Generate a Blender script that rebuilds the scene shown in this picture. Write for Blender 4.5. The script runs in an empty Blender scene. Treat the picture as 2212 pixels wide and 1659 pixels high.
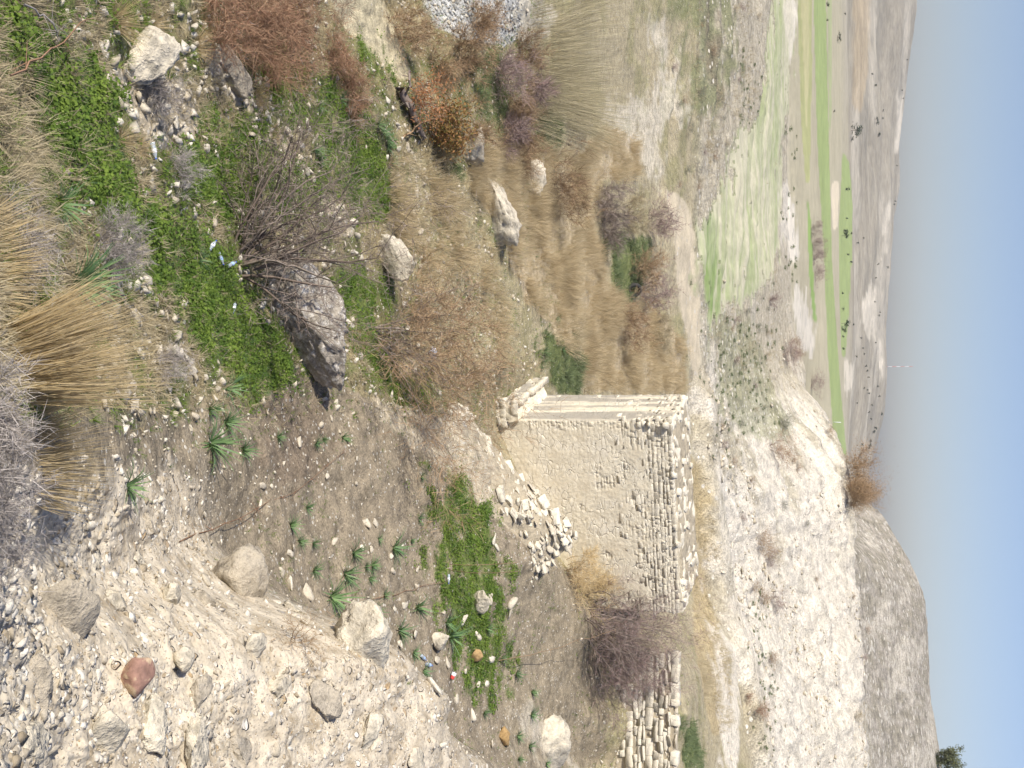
import bpy, math, random
import numpy as np
from mathutils import Vector, Matrix

# ------------------------------------------------------------------ camera, sky, sun, exposure
scene = bpy.context.scene
PITCH = math.radians(19.0)
F = 2218.0                      # focal length in units where the long side of the frame is 2212
cam_data = bpy.data.cameras.new('camera')
cam_data.sensor_fit = 'HORIZONTAL'
cam_data.sensor_width = 36.0
cam_data.lens = 36.0 * F / 2212.0
cam_data.clip_start = 0.05
cam_data.clip_end = 20000.0
cam = bpy.data.objects.new('camera', cam_data)
scene.collection.objects.link(cam)
cp, sp = math.cos(PITCH), math.sin(PITCH)
# the camera was held upright on its side: picture right is up in the world
cam.matrix_world = Matrix(((0, -1, 0, 0), (sp, 0, -cp, 0), (cp, 0, sp, 0), (0, 0, 0, 1)))
scene.camera = cam

SUN_EL = math.radians(42.0)
SUN_PHI = math.radians(41.0)    # sun stands to the left and a little behind the viewer
to_sun = Vector((-math.cos(SUN_PHI) * math.cos(SUN_EL), -math.sin(SUN_PHI) * math.cos(SUN_EL), math.sin(SUN_EL)))
world = bpy.data.worlds.new('World')
scene.world = world
world.use_nodes = True
wn = world.node_tree.nodes
sky = wn.new('ShaderNodeTexSky')
sky.sky_type = 'NISHITA'
sky.sun_disc = False
sky.sun_elevation = SUN_EL
sky.sun_rotation = math.atan2(to_sun.x, to_sun.y)
sky.altitude = 0.0
sky.air_density = 1.0
sky.dust_density = 1.4
sky.ozone_density = 3.5
bg = wn['Background']
bg.inputs['Strength'].default_value = 0.077
tint = wn.new('ShaderNodeMix'); tint.data_type = 'RGBA'; tint.blend_type = 'MULTIPLY'; tint.inputs['Factor'].default_value = 1.0
tint.inputs['B'].default_value = (1.05, 0.965, 1.04, 1)        # the photograph's white balance: a slightly lilac sky all over
world.node_tree.links.new(sky.outputs['Color'], tint.inputs['A'])
world.node_tree.links.new(tint.outputs['Result'], bg.inputs['Color'])
sun_data = bpy.data.lights.new('sun', 'SUN')
sun_data.energy = 3.4
sun_data.angle = math.radians(0.53)
sun_data.color = (1.0, 0.95, 0.86)
sun = bpy.data.objects.new('sun', sun_data)
scene.collection.objects.link(sun)
sun.rotation_euler = to_sun.to_track_quat('Z', 'Y').to_euler()
scene.view_settings.view_transform = 'Standard'
scene.view_settings.look = 'None'
scene.view_settings.exposure = 0.80
scene.view_settings.gamma = 1.0
scene.view_settings.use_curve_mapping = False

rng = np.random.default_rng(11)
random.seed(5)
COL = scene.collection
scene.render.engine = 'CYCLES'
scene.cycles.use_adaptive_sampling = True
scene.cycles.adaptive_threshold = 0.03
scene.cycles.use_denoising = True
scene.cycles.max_bounces = 5
scene.cycles.diffuse_bounces = 2
scene.cycles.volume_bounces = 0
scene.cycles.transparent_max_bounces = 8

# ------------------------------------------------------------------ noise and projection helpers
_pr = np.random.default_rng(3)
_PERM = _pr.permutation(512).astype(np.int32)
_ANG = _pr.random(512) * 2 * np.pi
_GXT = np.cos(_ANG).astype(np.float32); _GYT = np.sin(_ANG).astype(np.float32)

def gnoise(x, y, seed=0):
    """gradient noise, about -0.7..0.7"""
    xf = np.floor(x); yf = np.floor(y); fx = (x - xf).astype(np.float32); fy = (y - yf).astype(np.float32)
    xi = (xf.astype(np.int32) + seed * 37) & 511; yi = yf.astype(np.int32) & 511; x1 = (xi + 1) & 511
    u = fx * fx * fx * (fx * (fx * 6 - 15) + 10); v = fy * fy * fy * (fy * (fy * 6 - 15) + 10)
    p0 = _PERM[xi] + yi; p1 = _PERM[x1] + yi
    def g(p, dx, dy):
        h = _PERM[(p + dy) & 511]
        return _GXT[h] * (fx - dx) + _GYT[h] * (fy - dy)
    a = g(p0, 0, 0); a += (g(p1, 1, 0) - a) * u
    b = g(p0, 0, 1); b += (g(p1, 1, 1) - b) * u
    a += (b - a) * v
    return a

def fbm(x, y, scale, octv=4, seed=0, gain=0.5):
    s = np.zeros(np.shape(x), np.float32); a = 1.0; f = 1.0 / scale
    for k in range(octv):
        s += a * gnoise(x * f + 13.7 * k, y * f - 7.1 * k, seed + k); a *= gain; f *= 2.03
    return s

def ray(X, Y):
    """X: height in the upright picture (0 bottom..2212 top), Y: left to right (0..1659) -> slopes x/y, z/y"""
    r = (np.asarray(Y, float) - 829.5) / F; u = (np.asarray(X, float) - 1106.0) / F
    q = cp + u * sp
    return r / q, (-sp + u * cp) / q

# ------------------------------------------------------------------ terrain heights
CTRL = []
def cps(Y, rows):
    for X, y in rows:
        a, b = ray(X, Y)
        CTRL.append((float(a), y, float(b) * y))
def cpz(Y, rows, X=1106):
    """hidden ground: column Y, distance and height"""
    for y, z in rows:
        a, b = ray(X, Y)
        CTRL.append((float(a), y, z))
cps(-260, [(0, 6.5), (400, 13), (800, 25), (1000, 32), (1300, 52), (1500, 82), (1700, 200), (1800, 470), (1830, 800), (1900, 1500), (1968, 2200)])
cps(0, [(0, 6.5), (200, 9.5), (400, 13), (600, 18), (700, 21), (800, 25), (900, 30.5), (1000, 33), (1120, 37), (1180, 41), (1250, 46), (1420, 66), (1500, 80),
        (1600, 110), (1660, 140), (1740, 250), (1800, 470), (1830, 800), (1900, 1500), (1976, 2200)])
cps(200, [(0, 6.3), (200, 9.3), (400, 13), (600, 18), (800, 24), (900, 28), (1000, 32), (1100, 37), (1200, 43), (1300, 52), (1400, 64), (1440, 71), (1500, 81),
          (1600, 111), (1670, 150), (1745, 270), (1800, 470), (1830, 800), (1890, 1450), (1946, 2200)])
cps(400, [(0, 6.0), (200, 9), (400, 13), (600, 18), (800, 24), (950, 29.5), (1000, 31.3), (1100, 36.5), (1200, 43), (1300, 52), (1400, 64), (1440, 71), (1500, 82),
          (1530, 90), (1600, 112), (1680, 165), (1750, 280), (1800, 480), (1830, 800), (1880, 1400), (1933, 2200)])
cps(600, [(0, 5.5), (200, 8.6), (400, 12.8), (600, 18), (720, 21), (800, 24), (900, 27.5), (1000, 31), (1100, 36.5), (1200, 43), (1300, 52), (1400, 64), (1455, 74), (1500, 82),
          (1560, 99), (1650, 135), (1700, 178), (1760, 300), (1800, 470), (1830, 800), (1870, 1350), (1912, 2200)])
cps(800, [(0, 5), (200, 8.2), (400, 12.4), (600, 17.2), (700, 19.8), (780, 22), (870, 26.5), (1000, 31), (1100, 36.5), (1200, 43), (1300, 52), (1400, 64), (1470, 78), (1500, 84),
          (1560, 100), (1600, 112), (1650, 133), (1700, 165), (1745, 185), (1778, 340), (1815, 600), (1832, 850), (1870, 1350), (1912, 2200)])
cpz(800, [(205, -13.6)])
cps(900, [(0, 4.6), (200, 7.6), (400, 12.2), (600, 17), (800, 22), (880, 24.5), (940, 26.5), (1000, 29)])
cpz(900, [(33, -12.8), (38, -13.4), (45, -12.9), (60, -12.9)])
cps(900, [(1480, 80), (1520, 88), (1600, 108), (1700, 142), (1780, 168), (1800, 420), (1830, 850), (1903, 2200)])
cpz(900, [(190, -13)])
cps(1000, [(0, 4), (200, 7), (330, 10), (400, 11.8), (600, 16.5), (800, 21.3), (900, 24), (1000, 27), (1060, 29.2)])
cpz(1000, [(33, -12.3), (38, -12.8), (46, -12.9), (60, -12.8)])
cps(1000, [(1495, 82), (1530, 88), (1600, 102), (1700, 125), (1800, 149), (1828, 155), (1832, 900), (1868, 1900)])
cpz(1000, [(178, -9), (210, -13), (300, -13.2), (450, -13)])
cps(1100, [(0, 4.2), (200, 7.2), (330, 9.6), (450, 12.8), (600, 16.3), (800, 21), (950, 24.8), (1050, 27.8)])
cpz(1100, [(34, -11.6), (38, -12.3), (46, -12.8), (60, -12.7)])
cps(1100, [(1500, 81), (1540, 87), (1620, 102), (1720, 122), (1800, 140), (1845, 151)])
cpz(1100, [(172, -7), (200, -9.5), (260, -6)])
cps(1100, [(1898, 300)])
cpz(1100, [(420, -14), (900, -14), (2000, -8)])
cps(1200, [(0, 4.5), (200, 7.3), (330, 9.4), (400, 10.6), (500, 13.8), (600, 16), (800, 20.5), (1000, 26), (1100, 29), (1160, 31)])
cpz(1200, [(35, -10.4), (38, -11.2), (46, -12.3), (60, -12.5)])
cps(1200, [(1505, 80), (1545, 86), (1600, 97), (1700, 117), (1800, 138), (1852, 149)])
cpz(1200, [(170, -6.5), (195, -7.5)])
cps(1200, [(1872, 240), (1962, 320)])
cpz(1200, [(430, 0), (900, -14), (2000, -8)])
cps(1300, [(0, 4.5), (200, 6.9), (400, 9.2), (520, 10.9), (620, 15.7), (800, 20.2), (1000, 25.5), (1150, 31), (1250, 36)])
cpz(1300, [(40, -9.8), (46, -9.6), (60, -11.6)])
cps(1300, [(1510, 80), (1560, 86), (1700, 112), (1800, 132), (1860, 145)])
cpz(1300, [(165, -5.5), (195, -5)])
cps(1300, [(1880, 235), (2001, 320)])
cpz(1300, [(430, 6), (900, -14), (2000, -8)])
cps(1400, [(0, 4.5), (200, 6.4), (400, 8.2), (600, 10), (700, 11), (800, 12.2), (866, 13.2)])
cpz(1400, [(14.6, -8.0), (17, -9.4)])
cps(1400, [(880, 21.6), (950, 24), (1050, 27.3), (1150, 31), (1250, 36)])
cpz(1400, [(39.5, -9.7), (42, -8.0), (47, -7.7), (56, -8.6), (66, -10.0)])
cps(1400, [(1565, 77), (1700, 106), (1800, 127), (1864, 141)])
cpz(1400, [(162, -5), (190, -4)])
cps(1400, [(1885, 230), (2007, 315)])
cpz(1400, [(430, 8), (900, -14), (2000, -8)])
cps(1500, [(0, 4.5), (200, 6.3), (400, 8.0), (600, 9.8), (800, 11.9), (900, 13.3), (955, 14.4)])
cpz(1500, [(16, -8.4), (18.5, -9.6)])
cps(1500, [(985, 24.3), (1050, 27), (1150, 31), (1250, 36), (1310, 39.4)])
cpz(1500, [(42, -7.4), (46, -7.4), (54, -8.0), (64, -9.6)])
cps(1500, [(1555, 73), (1600, 82), (1700, 101), (1800, 122), (1867, 138)])
cpz(1500, [(160, -4.5), (185, -3)])
cps(1500, [(1890, 225), (2012, 315)])
cpz(1500, [(430, 9), (900, -14), (2000, -8)])
cps(1659, [(0, 4.5), (200, 6.2), (400, 7.8), (600, 9.6), (800, 11.7), (1000, 15), (1078, 17)])
cpz(1659, [(19, -8.4), (22, -9.6)])
cps(1659, [(1150, 30), (1250, 36), (1310, 39.4)])
cpz(1659, [(42, -7.4), (46, -7.3), (54, -8.2)])
cps(1659, [(1555, 70), (1600, 78), (1700, 96), (1800, 116), (1872, 132)])
cpz(1659, [(155, -4), (180, -2)])
cps(1659, [(1900, 215), (2035, 300)])
cpz(1659, [(430, 12), (900, -14), (2000, -8)])
cps(1950, [(0, 4.5), (400, 7.6), (800, 11.5), (1050, 16)])
cpz(1950, [(20, -8.4), (23, -9.4), (30, -9.2), (39.5, -9.7), (42, -7.4), (54, -8.2), (75, -8.8), (130, 0.4), (160, -3), (215, 3), (300, 24), (430, 12), (900, -14), (2000, -8)])
cpz(800, [(1.5, -1.7), (3.0, -3.4)], X=0)
cpz(-260, [(1.5, -1.8), (3.0, -3.5)], X=0)
cpz(1950, [(1.5, -1.7), (3.0, -3.4)], X=0)
cpz(0, [(3200, -30)]); cpz(600, [(3200, -30)]); cpz(1000, [(3200, -30)]); cpz(1659, [(3200, -30)])
CT = np.array(CTRL)
SA = 3.0
P_ = np.stack([CT[:, 0] * SA, np.log(CT[:, 1])], 1)
V_ = CT[:, 2]
def _ker(r): return np.sqrt(r * r + 0.0009)
_D = np.sqrt(((P_[:, None] - P_[None]) ** 2).sum(-1))
_W = np.linalg.solve(_ker(_D) + np.eye(len(P_)) * -2e-3, V_)

def base_z(x, y):
    x = np.atleast_1d(np.asarray(x, float)); y = np.atleast_1d(np.asarray(y, float))
    sh = np.broadcast(x, y).shape
    a = (np.broadcast_to(x, sh) / np.broadcast_to(y, sh) * SA).ravel(); b = np.log(np.broadcast_to(y, sh)).ravel()
    out = np.empty(a.shape)
    for i in range(0, len(a), 60000):
        s = slice(i, i + 60000)
        out[s] = _ker(np.hypot(a[s, None] - P_[None, :, 0], b[s, None] - P_[None, :, 1])) @ _W
    return out.reshape(sh)

def sstep(a, b, v):
    t = np.clip((v - a) / (b - a), 0, 1); return t * t * (3 - 2 * t)

def rough_z(x, y):
    """relief added on the smooth ground, in metres; feature size grows with the scale of the place"""
    near = 1 - sstep(30, 60, y)
    d = 0.22 * fbm(x, y, 3.5, 3, 1) * near + 0.09 * near * fbm(x, y, 0.8, 3, 4) + 0.03 * near * fbm(x, y, 0.22, 2, 5)
    # stony spur at the right foreground
    spur = sstep(0.07, 0.2, x / y) * (1 - sstep(12, 16, y - 6 * (x / y - 0.2)))
    d += spur * (0.10 * np.abs(fbm(x, y, 0.9, 4, 7)) + 0.06 * np.abs(fbm(x, y, 0.3, 3, 8)) + 0.035 * fbm(x, y, 0.10, 2, 22))
    mid = sstep(35, 60, y) * (1 - sstep(180, 320, y))
    d += mid * (0.35 * fbm(x, y, 9, 4, 9) + 0.10 * fbm(x, y, 2.0, 3, 10))
    lt = sstep(60, 72, y) * (1 - sstep(130, 160, y)) * (1 - sstep(-0.12, 0.0, x / y))     # small terraces left of the path
    w2 = ((y + 0.35 * x + 3 * fbm(x, y, 14, 3, 23)) / 6.0) % 1
    d += lt * 0.9 * (np.minimum(w2 / 0.8, (1 - w2) / 0.2) - 0.5) * np.clip(0.4 + 1.5 * fbm(x, y, 12, 2, 24), 0, 1)
    # bedding ledges of the chalk slope, parallel to the contour
    led = sstep(84, 92, y) * (1 - sstep(165, 185, y)) * sstep(-0.06, 0.06, x / y)
    w = y * 0.92 + x * 0.12 + 2.0 * fbm(x, y, 16, 3, 14)
    saw = (w / 7.5) % 1
    d += led * (2.1 * (np.minimum(saw / 0.86, (1 - saw) / 0.14) - 0.5) * np.clip(0.45 + 1.6 * fbm(x, y * 0.5, 16, 3, 12), 0, 1.2) + 0.4 * np.abs(fbm(x, y, 4.5, 4, 13)) - 0.1)
    d += led * 0.45 * (np.abs(fbm(x, y * 0.6, 1.7, 3, 21)) - 0.15)
    d += led * 0.6 * (np.abs(fbm(x, y * 0.22, 5.0, 4, 27)) - 0.2)          # gullies running down the slope
    cut = sstep(-0.01, 0.02, x / y) * (1 - sstep(95, 100, y))
    d += cut * 1.2 * (sstep(82.5, 84.5, y + 1.2 * fbm(x, y, 8, 3, 28)) - sstep(85, 94, y))   # cut bank beyond the track
    far = sstep(500, 1100, y)
    d += far * (10 * fbm(x, y, 300, 4, 15) + 13 * np.abs(fbm(x, y, 520, 3, 16)))
    rh = sstep(190, 240, y) * (1 - sstep(420, 520, y)) * sstep(0.09, 0.14, x / y)
    d += rh * (0.8 * fbm(x, y, 14, 4, 17))
    return d

def hz(x, y):
    return base_z(x, y) + rough_z(np.atleast_1d(np.asarray(x, float)), np.atleast_1d(np.asarray(y, float)))

# ------------------------------------------------------------------ mesh helpers
def mesh_from(name, verts, faces, smooth=False):
    """faces: (n,k) int array, or a list of such arrays"""
    me = bpy.data.meshes.new(name)
    v = np.asarray(verts, np.float32).reshape(-1, 3)
    fl = [np.asarray(f, np.int32) for f in (faces if isinstance(faces, list) else [faces])]
    fl = [f for f in fl if len(f)]
    me.vertices.add(len(v)); me.vertices.foreach_set('co', v.ravel())
    nl = sum(f.size for f in fl); nf = sum(len(f) for f in fl)
    me.loops.add(nl); me.polygons.add(nf)
    me.loops.foreach_set('vertex_index', np.concatenate([f.ravel() for f in fl]))
    tot = np.concatenate([np.full(len(f), f.shape[1], np.int32) for f in fl])
    st = np.concatenate([[0], np.cumsum(tot)[:-1]]).astype(np.int32)
    me.polygons.foreach_set('loop_start', st)
    me.polygons.foreach_set('loop_total', tot)
    if smooth:
        me.polygons.foreach_set('use_smooth', np.ones(nf, bool))
    me.update(calc_edges=True); me.validate()
    return me

def put(name, me, mat=None, loc=(0, 0, 0), rot=(0, 0, 0), scale=(1, 1, 1), parent=None, label=None, cat=None, group=None, kind=None):
    o = bpy.data.objects.new(name, me)
    COL.objects.link(o)
    o.location = loc; o.rotation_euler = rot; o.scale = scale
    if mat is not None and me is not None and not me.materials:
        me.materials.append(mat)
    if parent is not None: o.parent = parent
    if label: o['label'] = label
    if cat: o['category'] = cat
    if group: o['group'] = group
    if kind: o['kind'] = kind
    return o

def empty(name, loc, rotz=0.0, label=None, cat=None, group=None):
    o = put(name, None, None, loc, (0, 0, rotz), label=label, cat=cat, group=group)
    o.empty_display_size = 0.2
    return o

def color_attr(me, name, rgb):
    at = me.color_attributes.new(name, 'FLOAT_COLOR', 'POINT')
    c = np.ones((len(me.vertices), 4), np.float32); c[:, :rgb.shape[1]] = rgb
    at.data.foreach_set('color', c.ravel())

def float_attr(me, name, val):
    at = me.attributes.new(name, 'FLOAT', 'POINT')
    at.data.foreach_set('value', np.asarray(val, np.float32).ravel())

# ------------------------------------------------------------------ materials
def new_mat(name):
    m = bpy.data.materials.new(name); m.use_nodes = True
    nt = m.node_tree; b = nt.nodes['Principled BSDF']
    b.inputs['Roughness'].default_value = 0.9
    b.inputs['Specular IOR Level'].default_value = 0.15
    return m, nt, b

def N(nt, typ, **kw):
    n = nt.nodes.new(typ)
    for k, v in kw.items():
        if k.startswith('i_'):
            key = k[2:]
            n.inputs[int(key) if key.isdigit() else key.replace('_', ' ')].default_value = v
        else:
            setattr(n, k, v)
    return n

def ramp(nt, fac, stops):
    r = nt.nodes.new('ShaderNodeValToRGB')
    el = r.color_ramp.elements
    while len(el) < len(stops): el.new(0.5)
    for e, (p, c) in zip(el, stops):
        e.position = p; e.color = (c[0], c[1], c[2], 1)
    nt.links.new(fac, r.inputs['Fac'])
    return r.outputs['Color']

def mixc(nt, fac, a, b, blend='MIX'):
    m = nt.nodes.new('ShaderNodeMix'); m.data_type = 'RGBA'; m.blend_type = blend
    for sock, val in ((m.inputs['Factor'], fac), (m.inputs['A'], a), (m.inputs['B'], b)):
        if hasattr(val, 'links') or hasattr(val, 'is_output'): nt.links.new(val, sock)
        elif isinstance(val, (int, float)): sock.default_value = val
        else: sock.default_value = (val[0], val[1], val[2], 1)
    return m.outputs['Result']

def noise_fac(nt, scale, detail=4, rough=0.6, vec=None):
    n = N(nt, 'ShaderNodeTexNoise'); n.inputs['Scale'].default_value = scale
    n.inputs['Detail'].default_value = detail; n.inputs['Roughness'].default_value = rough
    if vec is not None: nt.links.new(vec, n.inputs['Vector'])
    return n.outputs['Fac']

def coords(nt, which='Object'):
    return nt.nodes.new('ShaderNodeTexCoord').outputs[which]

def bump(nt, b, height, strength=0.5, dist=0.05):
    bp = N(nt, 'ShaderNodeBump'); bp.inputs['Strength'].default_value = strength; bp.inputs['Distance'].default_value = dist
    nt.links.new(height, bp.inputs['Height']); nt.links.new(bp.outputs['Normal'], b.inputs['Normal'])

def ground_mat(name, scale, bdist, speck=(0.55, 0.51, 0.43), speck_scale=14.0, contrast=0.5):
    """base colour from the 'cover' attribute (what grows or lies where), broken up by grain and small stones"""
    m, nt, b = new_mat(name)
    L = nt.links
    co = coords(nt)
    cov = N(nt, 'ShaderNodeAttribute', attribute_name='cover').outputs['Color']
    spk = N(nt, 'ShaderNodeAttribute', attribute_name='speck').outputs['Fac']
    n1 = noise_fac(nt, scale, 3, 0.7, co)
    n2 = noise_fac(nt, scale * 7.3, 2, 0.7, co)
    g = ramp(nt, n1, [(0.25, (1 - contrast,) * 3), (0.5, (1, 1, 1)), (0.75, (1 + contrast * 0.8,) * 3)])
    c = mixc(nt, 1.0, cov, g, 'MULTIPLY')
    g2 = ramp(nt, n2, [(0.3, (1 - contrast * 0.8,) * 3), (0.7, (1 + contrast * 0.6,) * 3)])
    c = mixc(nt, 1.0, c, g2, 'MULTIPLY')
    vo = N(nt, 'ShaderNodeTexVoronoi', feature='F1'); vo.inputs['Scale'].default_value = speck_scale
    L.new(co, vo.inputs['Vector'])
    # a stone where the cell is small and its random value is under the local stoniness
    sep = N(nt, 'ShaderNodeSeparateColor'); L.new(vo.outputs['Color'], sep.inputs['Color'])
    lt = N(nt, 'ShaderNodeMath', operation='LESS_THAN'); L.new(sep.outputs['Red'], lt.inputs[0]); L.new(spk, lt.inputs[1])
    size = N(nt, 'ShaderNodeMath', operation='MULTIPLY'); L.new(sep.outputs['Green'], size.inputs[0]); size.inputs[1].default_value = 0.5
    ins = N(nt, 'ShaderNodeMath', operation='LESS_THAN'); L.new(vo.outputs['Distance'], ins.inputs[0]); L.new(size.outputs[0], ins.inputs[1])
    both = N(nt, 'ShaderNodeMath', operation='MULTIPLY'); L.new(lt.outputs[0], both.inputs[0]); L.new(ins.outputs[0], both.inputs[1])
    tone = mixc(nt, sep.outputs['Blue'], speck, tuple(s * 0.72 for s in speck))
    c = mixc(nt, both.outputs[0], c, tone)
    L.new(c, b.inputs['Base Color'])
    hsum = N(nt, 'ShaderNodeMath', operation='MULTIPLY_ADD'); L.new(n2, hsum.inputs[0]); hsum.inputs[1].default_value = 0.5; L.new(n1, hsum.inputs[2])
    h2 = N(nt, 'ShaderNodeMath', operation='MULTIPLY_ADD'); L.new(both.outputs[0], h2.inputs[0]); h2.inputs[1].default_value = 0.35; L.new(hsum.outputs[0], h2.inputs[2])
    bump(nt, b, h2.outputs[0], 0.8, bdist)
    return m
# ------------------------------------------------------------------ the ground sheet (fine near, coarse far)
cols = np.concatenate([np.linspace(-0.95, -0.52, 22)[:-1], np.linspace(-0.52, 0.52, 580), np.linspace(0.52, 0.95, 22)[1:]])
ly = [math.log(1.6)]
while ly[-1] < math.log(3600):
    y = math.exp(ly[-1])
    ly.append(ly[-1] + (0.02 if y < 4 else 0.0066 if y < 40 else 0.0085 if y < 200 else 0.02 if y < 2600 else 0.1))
ly = np.array(ly); ys = np.exp(ly)
GA, GY = np.meshgrid(cols, ys)
GX = GA * GY
def upsample(M, r_, c_):
    """bilinear from the coarse grid (rows r_, columns c_) to the full grid"""
    t = np.stack([np.interp(np.arange(NR), r_, M[:, k]) for k in range(M.shape[1])], 1)
    return np.stack([np.interp(np.arange(NC), c_, t[k]) for k in range(NR)], 0)
NR, NC = GX.shape
r_ = np.unique(np.append(np.arange(0, NR, 4), NR - 1)); c_ = np.unique(np.append(np.arange(0, NC, 5), NC - 1))
GZ = upsample(base_z(GX[np.ix_(r_, c_)], GY[np.ix_(r_, c_)]), r_, c_) + rough_z(GX, GY)
GT = GZ / GY
NR, NC = GX.shape

def hit(X, Y):
    a, b = ray(X, Y)
    c = np.interp(a, cols, np.arange(NC)); c0 = int(np.clip(c, 0, NC - 2)); f = c - c0
    t = GT[:, c0] * (1 - f) + GT[:, c0 + 1] * f
    ok = (t > b) & (ys > 3.2)
    k = int(np.argmax(ok)) if ok.any() else NR - 3
    y = ys[k]
    if k > 0 and t[k] > b > t[k - 1]:
        w = (b - t[k - 1]) / (t[k] - t[k - 1]); y = ys[k - 1] + w * (ys[k] - ys[k - 1])
    return np.array([a * y, y, b * y if ok.any() else t[k] * y])

def gz(x, y):
    """ground height on the mesh, by bilinear lookup"""
    x = np.asarray(x, float); y = np.asarray(y, float)
    c = np.clip(np.interp(x / y, cols, np.arange(NC)), 0, NC - 1.001); r = np.clip(np.interp(np.log(y), ly, np.arange(NR)), 0, NR - 1.001)
    c0 = c.astype(int); r0 = r.astype(int); fc = c - c0; fr = r - r0
    return (GZ[r0, c0] * (1 - fc) + GZ[r0, c0 + 1] * fc) * (1 - fr) + (GZ[r0 + 1, c0] * (1 - fc) + GZ[r0 + 1, c0 + 1] * fc) * fr

def blur(m, r):
    for ax in (0, 1):
        for _ in range(2):
            k = 2 * r + 1
            p = np.pad(m, [(r + 1, r) if a == ax else (0, 0) for a in (0, 1)], mode='edge')
            cs = np.cumsum(p, axis=ax)
            m = (np.take(cs, np.arange(k, cs.shape[ax]), ax) - np.take(cs, np.arange(0, cs.shape[ax] - k), ax)) / k
    return m

def plan_poly(poly):
    pts = []
    n = len(poly)
    for i in range(n):
        (x0, y0), (x1, y1) = poly[i], poly[(i + 1) % n]
        k = max(1, int(math.hypot(x1 - x0, y1 - y0) / 14))
        for j in range(k):
            t = j / k
            p = hit(x0 + (x1 - x0) * t, y0 + (y1 - y0) * t)
            pts.append((p[0] / p[1], math.log(p[1])))
    return np.array(pts)

def poly_mask(poly, r=2, namp=0.5, soft=0.12, seed=0, nscale=0.05):
    """soft mask of a patch of ground cover, its border frayed by noise"""
    q = plan_poly(poly)
    ci = np.interp(q[:, 0], cols, np.arange(NC)); ri = np.interp(q[:, 1], ly, np.arange(NR))
    pad = 6 * r + 6
    c0, c1 = max(0, int(ci.min()) - pad), min(NC, int(ci.max()) + pad); r0, r1 = max(0, int(ri.min()) - pad), min(NR, int(ri.max()) + pad)
    cc, rr = np.meshgrid(np.arange(c0, c1), np.arange(r0, r1))
    ins = np.zeros(cc.shape, bool)
    for i in range(len(ci)):
        xa, ya, xb, yb = ci[i - 1], ri[i - 1], ci[i], ri[i]
        cond = (ya > rr) != (yb > rr)
        with np.errstate(divide='ignore', invalid='ignore'):
            ins ^= cond & (cc < (xb - xa) * (rr - ya) / (yb - ya + 1e-12) + xa)
    m = blur(ins.astype(float), r)
    if namp:
        s = nscale
        m = m + namp * (fbm(GA[r0:r1, c0:c1], np.log(GY[r0:r1, c0:c1]), s, 4, 100 + seed, 0.65)) * (m > 0.01)
        m = sstep(0.5 - soft, 0.5 + soft, m)
    full = np.zeros((NR, NC)); full[r0:r1, c0:c1] = m
    return full

COVER = np.zeros((NR, NC, 3), np.float32); SPECK = np.zeros((NR, NC), np.float32)
nbig = fbm(GA, np.log(GY), 0.09, 5, 40, 0.6)
nfin = fbm(GA, np.log(GY), 0.02, 4, 50, 0.6)
def lay(col, m, speck=None, op=1.0):
    rr = np.flatnonzero(m.any(1)); cc = np.flatnonzero(m.any(0))
    if not len(rr): return
    s = (slice(rr[0], rr[-1] + 1), slice(cc[0], cc[-1] + 1))
    w = (m[s] * op)[..., None].astype(np.float32)
    COVER[s] += (np.array(col, np.float32) - COVER[s]) * w
    if speck is not None: SPECK[s] += (speck - SPECK[s]) * w[..., 0]

SOIL = (0.26, 0.215, 0.15); PALE = (0.44, 0.375, 0.27); CHALK = (0.64, 0.585, 0.485); TURF = (0.17, 0.165, 0.075); GREEN = (0.125, 0.155, 0.045)
TAN = (0.46, 0.38, 0.255); SAND = (0.47, 0.41, 0.27); SCRUB = (0.36, 0.31, 0.2); FIELD = (0.33, 0.36, 0.19); GRAVEL = (0.42, 0.42, 0.40)
one = np.ones((NR, NC))
lay(TURF, one, 0.35)
lay((0.30, 0.25, 0.14), sstep(-0.12, 0.2, nbig))
rightside = sstep(0.0, 0.06, GA + 0.02 * nbig) * (1 - sstep(34, 42, GY))
lay(SOIL, rightside, 0.30)
spurm = sstep(0.085, 0.13, GA + 0.05 * nbig) * (1 - sstep(10.5, 14.0, GY - 22 * np.clip(GA - 0.24, 0, 0.3)))
m_mid = sstep(30, 42, GY)
lay(SCRUB, m_mid, 0.30)
lay((0.26, 0.24, 0.12), m_mid * sstep(0.0, 0.25, nbig), 0.2, 0.7)
chalk_m = sstep(80, 88, GY + 6 * nbig) * (1 - sstep(176, 186, GY)) * sstep(-0.10, 0.10, GA + 0.10 * nbig)
lay((0.45, 0.40, 0.30), sstep(80, 86, GY), 0.25)
lay(CHALK, chalk_m * sstep(-0.35, 0.1, nbig + 3.5 * (GA - 0.02)), 0.5)
lay((0.36, 0.32, 0.22), chalk_m * sstep(0.05, 0.3, fbm(GX * 0.5, GY, 5, 4, 61)) * (1 - 0.8 * sstep(0.05, 0.2, GA)), 0.4, 0.75)
plain = sstep(184, 200, GY)
lay((0.40, 0.36, 0.25), plain, 0.0)
hills = sstep(620, 900, GY)
lay((0.31, 0.275, 0.21), hills)
lay((0.39, 0.35, 0.275), hills * sstep(0.0, 0.2, fbm(GX, GY, 260, 4, 62)))
lay((0.23, 0.21, 0.165), hills * sstep(0.12, 0.3, fbm(GX, GY, 120, 4, 63)), None, 0.5)
rhill = sstep(190, 215, GY) * (1 - sstep(480, 560, GY)) * sstep(0.085, 0.12, GA)
lay((0.36, 0.325, 0.27), rhill, 0.45)
lay((0.20, 0.18, 0.12), rhill * sstep(-0.15, 0.2, fbm(GX, GY * 0.5, 2.6, 4, 64)), 0.5, 0.5)
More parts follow.
